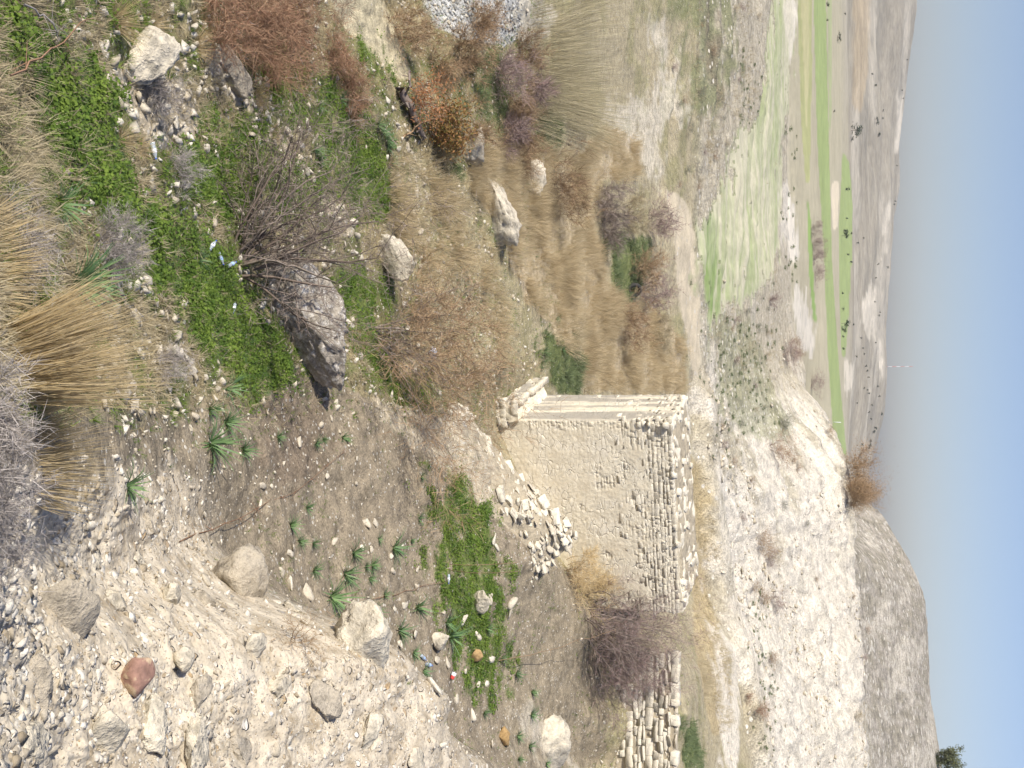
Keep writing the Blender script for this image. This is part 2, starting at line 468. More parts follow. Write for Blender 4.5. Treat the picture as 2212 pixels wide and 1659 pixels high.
lay((0.58, 0.53, 0.44), rhill * sstep(0.1, 0.35, fbm(GX, GY * 0.4, 12, 5, 65)), 0.5, 0.45)

P = {}
def patch(key, col, poly, speck=None, r=2, namp=0.5, soft=0.12, op=1.0, nscale=0.05):
    m = poly_mask(poly, r, namp, soft, len(P), nscale)
    if key in ('fa', 'fa2', 'fb', 'fc', 'fd', 'fe', 'ftan', 'cliff') or key.startswith('white') and key != 'whitebank': m = m * (GY > 195)   # fields of the plain stay behind the near crest
    P[key] = m
    lay(col, m, speck, op)
    return m
# foreground and middle distance
patch('bank_soil', PALE, [(230, 160), (300, 150), (400, 180), (430, 250), (420, 320), (330, 330), (290, 260), (240, 220)], 0.55, 3)
patch('bank2', PALE, [(430, 95), (500, 110), (560, 200), (560, 260), (500, 215), (450, 150)], 0.5, 2)
patch('bank3', PALE, [(500, 260), (560, 250), (620, 310), (700, 400), (770, 510), (740, 520), (660, 410), (580, 340)], 0.6, 2)
patch('stony', (0.34, 0.30, 0.18), [(850, 330), (930, 330), (1010, 420), (1060, 560), (1100, 700), (1090, 800), (960, 760), (900, 620), (840, 480)], 0.6, 4)
patch('soil', SOIL, [(330, 1040), (400, 900), (560, 880), (620, 800), (690, 770), (740, 830), (850, 900), (930, 1000), (960, 1100), (950, 1250), (900, 1330), (720, 1300), (560, 1240), (400, 1150)], 0.22, 3)
patch('soil_dark', (0.21, 0.165, 0.115), [(560, 870), (640, 840), (700, 900), (700, 1000), (640, 1080), (560, 1020)], 0.25, 8, 0.6, 0.3)
patch('palebank', PALE, [(740, 790), (830, 870), (900, 890), (1000, 900), (1060, 960), (1130, 1050), (1200, 1120), (1150, 1180), (1050, 1100), (950, 1000), (860, 940)], 0.5, 3)
patch('rsoil', (0.27, 0.225, 0.155), [(1080, 1240), (1180, 1200), (1260, 1260), (1310, 1400), (1310, 1659), (1100, 1659), (1080, 1500)], 0.25, 3)
patch('outcrop', (0.46, 0.41, 0.32), [(1120, 1520), (1180, 1560), (1240, 1659), (1160, 1659), (1130, 1600)], 0.5, 4, 1.2, 0.4, 0.8)
patch('sand', SAND, [(690, -60), (790, -60), (850, 40), (870, 100), (885, 175), (840, 160), (800, 110), (740, 60)], 0.04, 3, 0.3)
patch('gravel', GRAVEL, [(905, -80), (1130, -80), (1125, 60), (1100, 105), (1050, 90), (990, 85), (940, 55)], 0.9, 2, 0.3)
patch('gravel2', (0.5, 0.46, 0.37), [(1130, -60), (1190, 0), (1200, 40), (1180, 80), (1120, 110), (1110, 70)], 0.3, 3)
for k, (op, poly) in enumerate([
    (1, [(195, 141), (235, 215), (262, 336), (286, 417), (336, 450), (370, 481), (430, 500), (505, 573), (512, 613), (538, 680), (576, 707), (613, 734), (618, 788), (606, 849), (566, 865), (525, 825), (478, 788), (441, 734), (414, 687), (397, 630), (336, 600), (336, 566), (303, 491), (235, 478), (202, 447), (148, 380), (101, 219), (34, 111), (0, 50), (20, 20), (50, 50), (120, 100)]),
    (1, [(370, 330), (400, 320), (470, 350), (520, 385), (540, 440), (500, 460), (430, 440), (385, 390)]),
    (1, [(546, 320), (600, 350), (680, 410), (690, 450), (620, 450), (546, 400)]),
    (1, [(700, 300), (760, 270), (830, 330), (860, 420), (840, 460), (790, 460), (720, 400)]),
    (0.8, [(690, 170), (740, 180), (780, 230), (775, 290), (720, 290)]),
    (1, [(772, 100), (800, 115), (840, 182), (815, 180), (785, 140)]),
    (1, [(715, 600), (760, 590), (830, 605), (810, 680), (800, 720), (830, 770), (850, 820), (900, 800), (930, 820), (915, 860), (870, 868), (840, 860), (800, 790), (760, 720), (745, 670)]),
    (1, [(948, 1012), (985, 1040), (1030, 1075), (1045, 1110), (1075, 1190), (1080, 1260), (1060, 1290), (1085, 1340), (1080, 1420), (1065, 1500), (1040, 1520), (1020, 1470), (1000, 1430), (985, 1380), (965, 1280), (960, 1200), (968, 1120), (955, 1050)]),
    (0.8, [(220, 0), (300, 0), (310, 30), (260, 40)]),
    (0.8, [(430, 240), (520, 260), (600, 330), (560, 350), (470, 310)]),
    (0.7, [(570, 60), (620, 110), (660, 200), (700, 270), (640, 260), (600, 180)]),
    ]):
    patch('green%d' % k, GREEN, poly, 0.06, 4, 1.15, 0.38, op, 0.03)
for k, poly in enumerate([
    [(1013, 110), (1085, 120), (1100, 200), (1085, 286), (1040, 260)], [(1142, 235), (1200, 250), (1200, 335), (1160, 330)],
    [(1303, 505), (1395, 510), (1400, 560), (1370, 640), (1345, 660), (1310, 600)], [(1170, 707), (1230, 740), (1262, 800), (1262, 852), (1200, 852), (1180, 780)],
    [(930, 320), (960, 330), (980, 400), (950, 390)], [(1500, 1590), (1475, 1540), (1470, 1659), (1520, 1659)]]):
    patch('dull%d' % k, (0.12, 0.15, 0.05), poly, 0.1, 3, 0.8, 0.2, 0.9)
patch('tan', TAN, [(1010, 330), (1100, 300), (1260, 330), (1290, 270), (1370, 300), (1390, 380), (1280, 400), (1290, 520), (1330, 640), (1430, 680), (1480, 740), (1482, 850), (1270, 850), (1240, 770), (1180, 690), (1130, 640), (1100, 560), (1080, 480), (1020, 420)], 0.05, 3, 0.5)
patch('tan_right', (0.42, 0.34, 0.2), [(1496, 900), (1512, 1000), (1520, 1150), (1535, 1300), (1570, 1420), (1585, 1560), (1540, 1600), (1500, 1400), (1490, 1150), (1488, 1000)], 0.05, 2, 0.3)
patch('chalkleft', CHALK, [(1410, 20), (1440, 60), (1450, 150), (1480, 200), (1490, 260), (1440, 250), (1420, 300), (1430, 420), (1380, 330), (1300, 270), (1295, 220), (1350, 225), (1400, 210), (1420, 170), (1415, 90)], 0.4, 3, 1.2, 0.4, 0.5, 0.03)
patch('whitebank', CHALK, [(1485, 700), (1500, 830), (1525, 960), (1545, 1100), (1560, 1250), (1590, 1400), (1600, 1659), (1560, 1659), (1545, 1400), (1520, 1150), (1505, 960), (1490, 850)], 0.4, 2, 1.0, 0.35, 0.9)
pathm = patch('path', (0.50, 0.43, 0.31), [(1428, 400), (1450, 480), (1460, 560), (1465, 650), (1478, 700), (1490, 760), (1498, 860), (1512, 850), (1512, 720), (1508, 640), (1505, 560), (1500, 500), (1480, 430)], 0.12, 2, 0.3)
patch('scrubgreen', (0.20, 0.21, 0.10), [(1455, -60), (1560, -60), (1590, 160), (1540, 260), (1500, 240), (1470, 160)], 0.2, 6, 1.4, 0.4, 0.8, 0.06)
patch('scrubdark', (0.24, 0.20, 0.14), [(1500, -60), (1520, -60), (1545, 120), (1560, 220), (1530, 160)], 0.2, 3, 1.2, 0.4, 0.8, 0.05)
patch('slopegreen', (0.24, 0.25, 0.13), [(1540, 690), (1620, 700), (1660, 800), (1700, 950), (1640, 960), (1580, 900), (1540, 820)], 0.5, 4, 0.9, 0.3, 0.55)
fieldm = patch('field', FIELD, [(1660, 60), (1680, -60), (1702, -60), (1716, 60), (1705, 160), (1690, 300), (1682, 520), (1665, 600), (1620, 650), (1590, 655), (1560, 645), (1535, 700), (1525, 640), (1510, 600), (1515, 510), (1540, 440), (1570, 380), (1590, 290), (1640, 260), (1655, 150)], 0.0, 3, 0.9, 0.3, 1.0, 0.04)
patch('fgreen', (0.17, 0.26, 0.065), [(1515, 510), (1545, 440), (1560, 520), (1555, 640), (1535, 700), (1525, 640)], 0, 2, 0.6, 0.3, 0.7)
patch('edge_chalk', CHALK, [(1692, 0), (1722, 0), (1722, 50), (1708, 130), (1700, 100)], 0.5, 2, 1.0, 0.35, 0.9)
patch('edge_chalk2', CHALK, [(1690, 380), (1712, 430), (1730, 560), (1700, 560), (1686, 500)], 0.6, 2, 1.0, 0.35, 0.9)
patch('edge_chalk3', CHALK, [(1720, 600), (1752, 680), (1762, 760), (1730, 760), (1712, 660)], 0.6, 2, 1.0, 0.35, 0.9)
G2 = (0.29, 0.345, 0.14)
patch('fa', (0.36, 0.36, 0.17), [(1721, -60), (1755, -60), (1753, 200), (1749, 395), (1740, 395), (1730, 250)], 0, 1, 0.2)
patch('fa2', (0.44, 0.41, 0.22), [(1728, -60), (1748, -60), (1748, 150), (1742, 300)], 0, 1, 0.2)
patch('fb', G2, [(1756, -60), (1783, -60), (1789, 250), (1797, 558), (1806, 700), (1815, 830), (1829, 983), (1829, 1090), (1812, 1090), (1803, 983), (1788, 760), (1780, 558), (1765, 300)], 0, 1, 0.15)
patch('fc', (0.35, 0.37, 0.2), [(1787, -60), (1797, -60), (1796, 250), (1791, 300)], 0, 1, 0.2)
patch('fd', G2, [(1820, 320), (1836, 360), (1842, 450), (1840, 558), (1832, 700), (1826, 770), (1818, 770), (1813, 640), (1812, 500)], 0, 1, 0.2)
patch('fe', (0.25, 0.35, 0.11), [(1742, 400), (1752, 480), (1758, 620), (1765, 700), (1758, 700), (1748, 600)], 0, 1, 0.1)
patch('ftan', (0.40, 0.31, 0.19), [(1842, -60), (1882, -60), (1875, 150), (1860, 250), (1842, 230)], 0, 2, 0.3, 0.2, 0.6)
patch('cliff', (0.6, 0.52, 0.38), [(1797, 395), (1812, 390), (1810, 490), (1800, 500), (1796, 440)], 0, 1, 0.4)
for k, poly in enumerate([[(1862, 660), (1882, 600), (1889, 660), (1888, 720), (1880, 745), (1866, 715)], [(1893, 731), (1902, 731), (1908, 790), (1909, 830), (1902, 800), (1895, 770)],
                          [(1930, 330), (1936, 260), (1940, 198), (1946, 200), (1946, 290), (1938, 336)], [(1822, 780), (1845, 790), (1842, 830), (1826, 850)], [(1905, 440), (1925, 440), (1920, 490), (1910, 560)]]):
    patch('white%d' % k, (0.60, 0.54, 0.43), poly, 0, 1, 0.9, 0.25, 0.85)
lay((0.53, 0.465, 0.36), spurm, 0.85)
P['spur'] = spurm
COVER *= (1 + 0.10 * nfin)[..., None]

REG = np.zeros((NR, NC), int)                                   # 0 ground
REG[(GY > 82) & (GY < 188)] = 1                                 # hillside
REG[GY >= 188] = 3                                              # plain
REG[(GY >= 188) & (GY < 560) & (GA > 0.10)] = 5                 # hill on the right
REG[GY > 820] = 4                                               # far hills
REG[(fieldm > 0.5)] = 2
REG[(pathm > 0.5)] = 6
REG[(spurm > 0.5) & (GY < 30)] = 7
mats = {
    0: ground_mat('earth', 3.0, 0.06, speck_scale=13.0),
    1: ground_mat('chalk_slope', 0.8, 0.6, speck=(0.74, 0.69, 0.58), speck_scale=2.2, contrast=0.42),
    3: ground_mat('plain_earth', 0.02, 0.3, speck_scale=0.3, contrast=0.12),
    4: ground_mat('hill_earth', 0.012, 2.0, speck_scale=0.03, contrast=0.25),
    5: ground_mat('stony_hill', 0.45, 0.9, speck=(0.62, 0.58, 0.5), speck_scale=0.8, contrast=0.6),
    6: ground_mat('path_earth', 0.9, 0.08, speck_scale=2.2, contrast=0.2),
}
def spur_mat():
    """dusty earth packed with clasts of several sizes, too small or too sunk to stand out"""
    m, nt, b = new_mat('packed_conglomerate')
    L = nt.links; co = coords(nt)
    cov = N(nt, 'ShaderNodeAttribute', attribute_name='cover').outputs['Color']
    nw = N(nt, 'ShaderNodeTexNoise'); nw.inputs['Scale'].default_value = 4.0; L.new(co, nw.inputs['Vector'])
    wa = N(nt, 'ShaderNodeVectorMath', operation='MULTIPLY_ADD'); L.new(nw.outputs['Color'], wa.inputs[0]); wa.inputs[1].default_value = (0.12,) * 3; L.new(co, wa.inputs[2])
    n1 = noise_fac(nt, 2.2, 4, 0.7, co)
    c = mixc(nt, 1.0, cov, ramp(nt, n1, [(0.3, (0.55, 0.50, 0.43)), (0.5, (0.98, 0.97, 0.95)), (0.7, (1.22, 1.22, 1.22))]), 'MULTIPLY')
    hsum = n1
    for sc, thr, hgt in ((6.0, 0.40, 0.5), (16.0, 0.5, 0.3), (42.0, 0.55, 0.14)):
        vo = N(nt, 'ShaderNodeTexVoronoi', feature='F1'); vo.inputs['Scale'].default_value = sc; L.new(wa.outputs[0], vo.inputs['Vector'])
        sep = N(nt, 'ShaderNodeSeparateColor'); L.new(vo.outputs['Color'], sep.inputs['Color'])
        lt = N(nt, 'ShaderNodeMath', operation='LESS_THAN'); L.new(sep.outputs['Red'], lt.inputs[0]); lt.inputs[1].default_value = thr
        rad = N(nt, 'ShaderNodeMath', operation='MULTIPLY_ADD'); L.new(sep.outputs['Green'], rad.inputs[0]); rad.inputs[1].default_value = 0.32; rad.inputs[2].default_value = 0.14
        sb = N(nt, 'ShaderNodeMath', operation='SUBTRACT'); L.new(rad.outputs[0], sb.inputs[0]); L.new(vo.outputs['Distance'], sb.inputs[1])
        mr = N(nt, 'ShaderNodeMapRange'); L.new(sb.outputs[0], mr.inputs['Value']); mr.inputs['From Min'].default_value = 0.0; mr.inputs['From Max'].default_value = 0.07
        k = N(nt, 'ShaderNodeMath', operation='MULTIPLY'); L.new(mr.outputs[0], k.inputs[0]); L.new(lt.outputs[0], k.inputs[1])
        tone = ramp(nt, sep.outputs['Blue'], [(0.0, (0.66, 0.62, 0.54)), (0.45, (0.56, 0.50, 0.41)), (0.7, (0.40, 0.34, 0.25)), (0.85, (0.44, 0.31, 0.17)), (1.0, (0.33, 0.31, 0.28))])
        c = mixc(nt, k.outputs[0], c, tone)
        ad = N(nt, 'ShaderNodeMath', operation='MULTIPLY_ADD'); L.new(k.outputs[0], ad.inputs[0]); ad.inputs[1].default_value = hgt; L.new(hsum, ad.inputs[2]); hsum = ad.outputs[0]
    L.new(c, b.inputs['Base Color'])
    bump(nt, b, hsum, 1.0, 0.09)
    return m
mats[7] = spur_mat()
def field_mat():
    """young crop in loose curving drill rows, bare earth showing between"""
    m, nt, b = new_mat('field_rows')
    co = coords(nt)
    cov = N(nt, 'ShaderNodeAttribute', attribute_name='cover').outputs['Color']
    nw = N(nt, 'ShaderNodeTexNoise'); nw.inputs['Scale'].default_value = 0.05; nw.inputs['Detail'].default_value = 3.0; nt.links.new(co, nw.inputs['Vector'])
    wa = N(nt, 'ShaderNodeVectorMath', operation='MULTIPLY_ADD'); nt.links.new(nw.outputs['Color'], wa.inputs[0]); wa.inputs[1].default_value = (16, 16, 0); nt.links.new(co, wa.inputs[2])
    mp = N(nt, 'ShaderNodeMapping'); nt.links.new(wa.outputs[0], mp.inputs['Vector']); mp.inputs['Scale'].default_value = (0.035, 0.42, 0)
    mp.inputs['Rotation'].default_value = (0, 0, 0.25)
    rows = noise_fac(nt, 1.0, 4, 0.6, mp.outputs['Vector'])
    big = noise_fac(nt, 0.06, 4, 0.6, co)
    fm = N(nt, 'ShaderNodeMath', operation='MULTIPLY_ADD'); nt.links.new(big, fm.inputs[0]); fm.inputs[1].default_value = 0.7; nt.links.new(rows, fm.inputs[2])
    c = mixc(nt, ramp(nt, fm.outputs[0], [(0.70, (0.0,) * 3), (1.0, (0.85,) * 3)]), cov, (0.50, 0.46, 0.34))
    g = ramp(nt, noise_fac(nt, 0.9, 3, 0.65, co), [(0.3, (0.85,) * 3), (0.7, (1.15,) * 3)])
    nt.links.new(mixc(nt, 1.0, c, g, 'MULTIPLY'), b.inputs['Base Color'])
    bump(nt, b, rows, 0.4, 0.15)
    return m
mats[2] = field_mat()
vid = np.arange(NR * NC).reshape(NR, NC)
quads = np.stack([vid[:-1, :-1], vid[:-1, 1:], vid[1:, 1:], vid[1:, :-1]], -1).reshape(-1, 4)
freg = REG[:-1, :-1].ravel()
AV = np.stack([GX, GY, GZ], -1).reshape(-1, 3); AC = COVER.reshape(-1, 3); AS = SPECK.ravel()
for rid, nm in ((0, 'ground'), (1, 'chalk_hillside'), (2, 'green_field'), (3, 'plain'), (4, 'hills'), (5, 'stony_hill'), (6, 'path'), (7, 'stony_bank_ground')):
    q = quads[freg == rid]
    u, inv = np.unique(q, return_inverse=True)
    me = mesh_from(nm, AV[u], inv.reshape(-1, 4), smooth=True)
    color_attr(me, 'cover', np.clip(AC[u], 0, 1)); float_attr(me, 'speck', AS[u])
    put(nm, me, mats[rid], kind='structure')
# ------------------------------------------------------------------ object materials
def obj_rand(nt):
    return nt.nodes.new('ShaderNodeObjectInfo').outputs['Random']

def stone_mat(name, c0, c1, dark=0.55, scale=6.0, lichen=None, bstr=0.6, bd=0.03, use_tint=False, which='Object'):
    m, nt, b = new_mat(name)
    co = coords(nt, which)
    n = noise_fac(nt, scale, 5, 0.65, co)
    n2 = noise_fac(nt, scale * 5.1, 3, 0.7, co)
    if use_tint:
        fac = N(nt, 'ShaderNodeAttribute', attribute_name='tint').outputs['Fac']
    else:
        fac = obj_rand(nt)
    c = mixc(nt, fac, c0, c1)
    c = mixc(nt, 1.0, c, ramp(nt, n, [(0.3, (dark,) * 3), (0.5, (1, 1, 1)), (0.72, (1.15, 1.14, 1.1))]), 'MULTIPLY')
    c = mixc(nt, 1.0, c, ramp(nt, n2, [(0.3, (0.75,) * 3), (0.6, (1.05,) * 3)]), 'MULTIPLY')
    if lichen is not None:
        n3 = noise_fac(nt, scale * 1.7, 4, 0.7, co)
        c = mixc(nt, ramp(nt, n3, [(0.52, (0, 0, 0)), (0.62, (1, 1, 1))]), c, lichen)
    nt.links.new(c, b.inputs['Base Color'])
    add = N(nt, 'ShaderNodeMath', operation='MULTIPLY_ADD'); nt.links.new(n2, add.inputs[0]); add.inputs[1].default_value = 0.5; nt.links.new(n, add.inputs[2])
    bump(nt, b, add.outputs[0], bstr, bd)
    return m

def plant_mat(name, c0, c1, trans=0.0, rough=0.8, fac='tint'):
    """two colours mixed by the piece's own random tint (and a little per object)"""
    m, nt, b = new_mat(name)
    b.inputs['Roughness'].default_value = rough
    t = N(nt, 'ShaderNodeAttribute', attribute_name='tint').outputs['Fac']
    c = mixc(nt, t, c0, c1)
    hv = N(nt, 'ShaderNodeMapRange'); nt.links.new(obj_rand(nt), hv.inputs['Value']); hv.inputs['To Min'].default_value = 0.85; hv.inputs['To Max'].default_value = 1.15
    hs = N(nt, 'ShaderNodeHueSaturation'); nt.links.new(hv.outputs[0], hs.inputs['Value']); nt.links.new(c, hs.inputs['Color'])
    nt.links.new(hs.outputs['Color'], b.inputs['Base Color'])
    if trans:
        tr = N(nt, 'ShaderNodeBsdfTranslucent'); nt.links.new(hs.outputs['Color'], tr.inputs['Color'])
        mx = N(nt, 'ShaderNodeMixShader'); mx.inputs['Fac'].default_value = trans
        nt.links.new(b.outputs[0], mx.inputs[1]); nt.links.new(tr.outputs[0], mx.inputs[2])
        nt.links.new(mx.outputs[0], nt.nodes['Material Output'].inputs['Surface'])
    return m

def plain_mat(name, col, rough=0.5, **kw):
    m, nt, b = new_mat(name)
    n = noise_fac(nt, 30, 2, 0.5, coords(nt))
    c = mixc(nt, 1.0, col, ramp(nt, n, [(0.3, (0.88,) * 3), (0.7, (1.08,) * 3)]), 'MULTIPLY')
    nt.links.new(c, b.inputs['Base Color']); b.inputs['Roughness'].default_value = rough
    for k, v in kw.items(): b.inputs[k.replace('_', ' ')].default_value = v
    return m

M = {
    'lime': stone_mat('limestone', (0.70, 0.64, 0.52), (0.50, 0.44, 0.34), 0.68, 3.0),
    'lime_tint': stone_mat('limestone_mixed', (0.68, 0.63, 0.53), (0.44, 0.38, 0.28), 0.75, 5.0, use_tint=True),
    'peb_tint': stone_mat('bank_pebbles', (0.66, 0.62, 0.54), (0.33, 0.27, 0.185), 0.75, 5.0, use_tint=True),
    'ochre': stone_mat('ochre_stone', (0.42, 0.27, 0.11), (0.36, 0.25, 0.13), 0.6, 4.0),
    'red': stone_mat('red_stone', (0.32, 0.19, 0.145), (0.32, 0.19, 0.145), 0.6, 3.2, lichen=(0.50, 0.38, 0.25)),
    'darkrock': stone_mat('dark_conglomerate', (0.38, 0.335, 0.27), (0.38, 0.335, 0.27), 0.4, 3.6, lichen=(0.62, 0.58, 0.51), bstr=1.0, bd=0.05),
    'whiterock': stone_mat('white_rock', (0.60, 0.54, 0.425), (0.55, 0.49, 0.38), 0.45, 2.6, bstr=1.0, bd=0.08),
    'conglo': stone_mat('pale_conglomerate', (0.44, 0.385, 0.30), (0.44, 0.385, 0.30), 0.5, 6.0, bstr=1.0, bd=0.05),
    'block': stone_mat('masonry_stone', (0.74, 0.68, 0.55), (0.63, 0.57, 0.45), 0.65, 2.5, bstr=0.7, bd=0.03, which='Object'),
    'mortar': stone_mat('mortar_core', (0.42, 0.36, 0.26), (0.42, 0.36, 0.26), 0.6, 4.0),
    'drygrass': plant_mat('dry_grass', (0.66, 0.54, 0.34), (0.51, 0.385, 0.195), 0.3),
    'palegrass': plant_mat('pale_dry_grass', (0.58, 0.50, 0.34), (0.42, 0.35, 0.22), 0.3),
    'straw': plant_mat('straw_grass', (0.63, 0.52, 0.33), (0.47, 0.37, 0.22), 0.3),
    'clover': plant_mat('clover', (0.215, 0.30, 0.055), (0.10, 0.175, 0.033), 0.35),
    'asphodel': plant_mat('asphodel_leaf', (0.20, 0.30, 0.12), (0.11, 0.20, 0.09), 0.25, 0.45),
    'bark': plant_mat('grey_bark', (0.20, 0.155, 0.125), (0.30, 0.25, 0.21)),
    'thorn': plant_mat('pale_thorn', (0.42, 0.385, 0.36), (0.27, 0.235, 0.21)),
    'browntwig': plant_mat('brown_twig', (0.26, 0.17, 0.10), (0.36, 0.26, 0.155)),
    'redtwig': plant_mat('red_twig', (0.26, 0.135, 0.085), (0.37, 0.25, 0.155)),
    'purpletwig': plant_mat('purple_twig', (0.21, 0.135, 0.12), (0.35, 0.275, 0.25)),
    'redleaf': plant_mat('red_leaf', (0.44, 0.185, 0.085), (0.40, 0.25, 0.13), 0.3),
    'olive': plant_mat('olive_leaf', (0.17, 0.18, 0.09), (0.10, 0.115, 0.055), 0.15),
    'fartree': plant_mat('far_tree_leaf', (0.075, 0.095, 0.05), (0.05, 0.065, 0.04), 0.1),
    'lowshrub': plant_mat('low_shrub_leaf', (0.17, 0.205, 0.10), (0.11, 0.145, 0.07), 0.15),
    'reed': plant_mat('reed', (0.55, 0.49, 0.31), (0.36, 0.31, 0.21), 0.2),
    'greyfoliage': plant_mat('grey_foliage', (0.24, 0.25, 0.19), (0.17, 0.18, 0.13), 0.15),
}

# ------------------------------------------------------------------ shape kit
import bmesh
def ico(sub):
    bm = bmesh.new(); bmesh.ops.create_icosphere(bm, subdivisions=sub, radius=1.0)
    v = np.array([q.co[:] for q in bm.verts]); f = np.array([[q.index for q in p.verts] for p in bm.faces]); bm.free()
    return v, f
ICO = {k: ico(k) for k in (1, 2, 3, 4, 5)}
def noise3(v, scale, octv, seed):
    return (fbm(v[:, 0] + 3.1 * v[:, 2], v[:, 1] + 1.3, scale, octv, seed) + fbm(v[:, 1] - 2.7 * v[:, 0], v[:, 2] + 5.2, scale, octv, seed + 9)
            + fbm(v[:, 2] + 1.9 * v[:, 1], v[:, 0] - 4.4, scale, octv, seed + 17)) / 1.7

def rock_shape(seed, sub=2, cuts=9, depth=(0.55, 0.9), rough=0.06, stretch=(1, 1, 1), rs=0.7):
    """a stone: a ball cut by random planes so that it gets flat faces and edges, then roughened"""
    g = np.random.default_rng(seed)
    v, f = ICO[sub]; v = v.copy()
    for _ in range(cuts):
        n = g.normal(size=3); n /= np.linalg.norm(n); d = g.uniform(*depth)
        over = np.maximum(0, v @ n - d)
        v -= over[:, None] * n
    if sub >= 4:                                   # cracks and ledges
        nrm = v / np.linalg.norm(v, axis=1, keepdims=True)
        v -= nrm * (0.35 * rough * np.maximum(0, 0.10 - np.abs(noise3(v, 0.45, 3, seed + 5))) * 10)[:, None]
        v += nrm * (0.5 * rough * noise3(v * np.array([1, 1, 2.5]), 0.12, 3, seed + 3))[:, None]
        rough = rough * 0.45
    if rough:
        nrm = v / np.linalg.norm(v, axis=1, keepdims=True)
        v += nrm * (rough * noise3(v, rs, 4, seed))[:, None]
    return v * np.array(stretch), f

def block_shape(seed):
    """a roughly squared building stone, unit size, edges broken"""
    g = np.random.default_rng(seed)
    bm = bmesh.new(); bmesh.ops.create_cube(bm, size=1.0)
    bmesh.ops.bevel(bm, geom=bm.edges[:], offset=0.055, segments=1, affect='EDGES')
    v = np.array([q.co[:] for q in bm.verts]); fs = [[q.index for q in p.verts] for p in bm.faces]; bm.free()
    v += g.normal(size=v.shape) * np.array([0.02, 0.03, 0.03])
    v[:, 2] += 0.10 * g.normal() * v[:, 0]; v[:, 0] += 0.08 * g.normal() * v[:, 2]
    tri = np.array([f for f in fs if len(f) == 3]); quad = np.array([f for f in fs if len(f) == 4])
    return v, [a for a in (tri, quad) if len(a)]

ROCK_ME = []
for k in range(14):
    v, f = rock_shape(300 + k, 2, 16, (0.32, 0.8), 0.04, (1, random.uniform(0.6, 0.9), random.uniform(0.4, 0.7)))
    ROCK_ME.append(mesh_from('rock', v, f)); ROCK_ME[-1].materials.append(M['lime'])
BLOCK_ME = []
for k in range(16):
    v, f = block_shape(500 + k)
    BLOCK_ME.append(mesh_from('stone', v, f)); BLOCK_ME[-1].materials.append(M['block'])

def chip_shape(seed, n=9):
    """a small angular stone: hull of a few points"""
    g = np.random.default_rng(seed); p = g.normal(size=(n, 3)); p /= np.linalg.norm(p, axis=1, keepdims=True)
    p *= np.array([1, g.uniform(0.55, 0.9), g.uniform(0.3, 0.7)]) * g.uniform(0.75, 1.0, (n, 1))
    bm = bmesh.new()
    for q in p: bm.verts.new(q)
    r = bmesh.ops.convex_hull(bm, input=bm.verts[:])
    bmesh.ops.delete(bm, geom=[x for x in r['geom_interior'] if isinstance(x, bmesh.types.BMVert)], context='VERTS')
    bm.verts.index_update()
    v = np.array([q.co[:] for q in bm.verts]); f = np.array([[q.index for q in t.verts] for t in bm.faces]); bm.free()
    return v, f

def euler_mats(rx, ry, rz):
    cx, sx, cy, sy, cz, sz = np.cos(rx), np.sin(rx), np.cos(ry), np.sin(ry), np.cos(rz), np.sin(rz)
    R = np.empty((len(rx), 3, 3))
    R[:, 0, 0] = cz * cy; R[:, 0, 1] = cz * sy * sx - sz * cx; R[:, 0, 2] = cz * sy * cx + sz * sx
    R[:, 1, 0] = sz * cy; R[:, 1, 1] = sz * sy * sx + cz * cx; R[:, 1, 2] = sz * sy * cx - cz * sx
    R[:, 2, 0] = -sy; R[:, 2, 1] = cy * sx; R[:, 2, 2] = cy * cx
    return R

def bake(shapes, pos, scale, rx, ry, rz, g):
    """many copies of a few small shapes in one mesh: verts, faces, per-vertex tint"""
    V, Fq, T = [], [], []
    which = g.integers(0, len(shapes), len(pos)); off = 0
    R = euler_mats(rx, ry, rz)
    tint = g.random(len(pos))
    for k, (bv, bf) in enumerate(shapes):
        i = np.flatnonzero(which == k)
        if not len(i): continue
        w = np.einsum('nij,vj->nvi', R[i], bv) * scale[i][:, None, None] + pos[i][:, None, :]
        V.append(w.reshape(-1, 3)); T.append(np.repeat(tint[i], len(bv)))
        Fq.append((bf[None] + (np.arange(len(i)) * len(bv))[:, None, None] + off).reshape(-1, bf.shape[1]))
        off += len(i) * len(bv)
    return np.concatenate(V), np.concatenate(Fq), np.concatenate(T)

def ribbons(root, d, length, width, droop, seg, g, sag=None, flat=None):
    """tapering strips: root (n,3), unit direction d (n,3); each bends downward by droop*length at its tip"""
    n = len(root)
    t = np.linspace(0, 1, seg + 1)
    c = root[:, None] + d[:, None] * (length[:, None] * t)[..., None]
    c[..., 2] -= (droop * length)[:, None] * t ** 2
    side = np.cross(d, g.normal(size=(n, 3))) if flat is None else np.cross(d, flat)
    side /= np.linalg.norm(side, axis=1, keepdims=True) + 1e-9
    w = (width[:, None] * (1 - 0.85 * t ** 1.5))[..., None] * 0.5
    L_ = c - side[:, None] * w; R_ = c + side[:, None] * w
    V = np.stack([L_, R_], 2).reshape(n, -1, 3)
    base = np.arange(seg)[:, None] * 2 + np.array([0, 1, 3, 2])
    Fq = (base[None] + (np.arange(n) * 2 * (seg + 1))[:, None, None]).reshape(-1, 4)
    return V.reshape(-1, 3), Fq, np.repeat(g.random(n), 2 * (seg + 1))

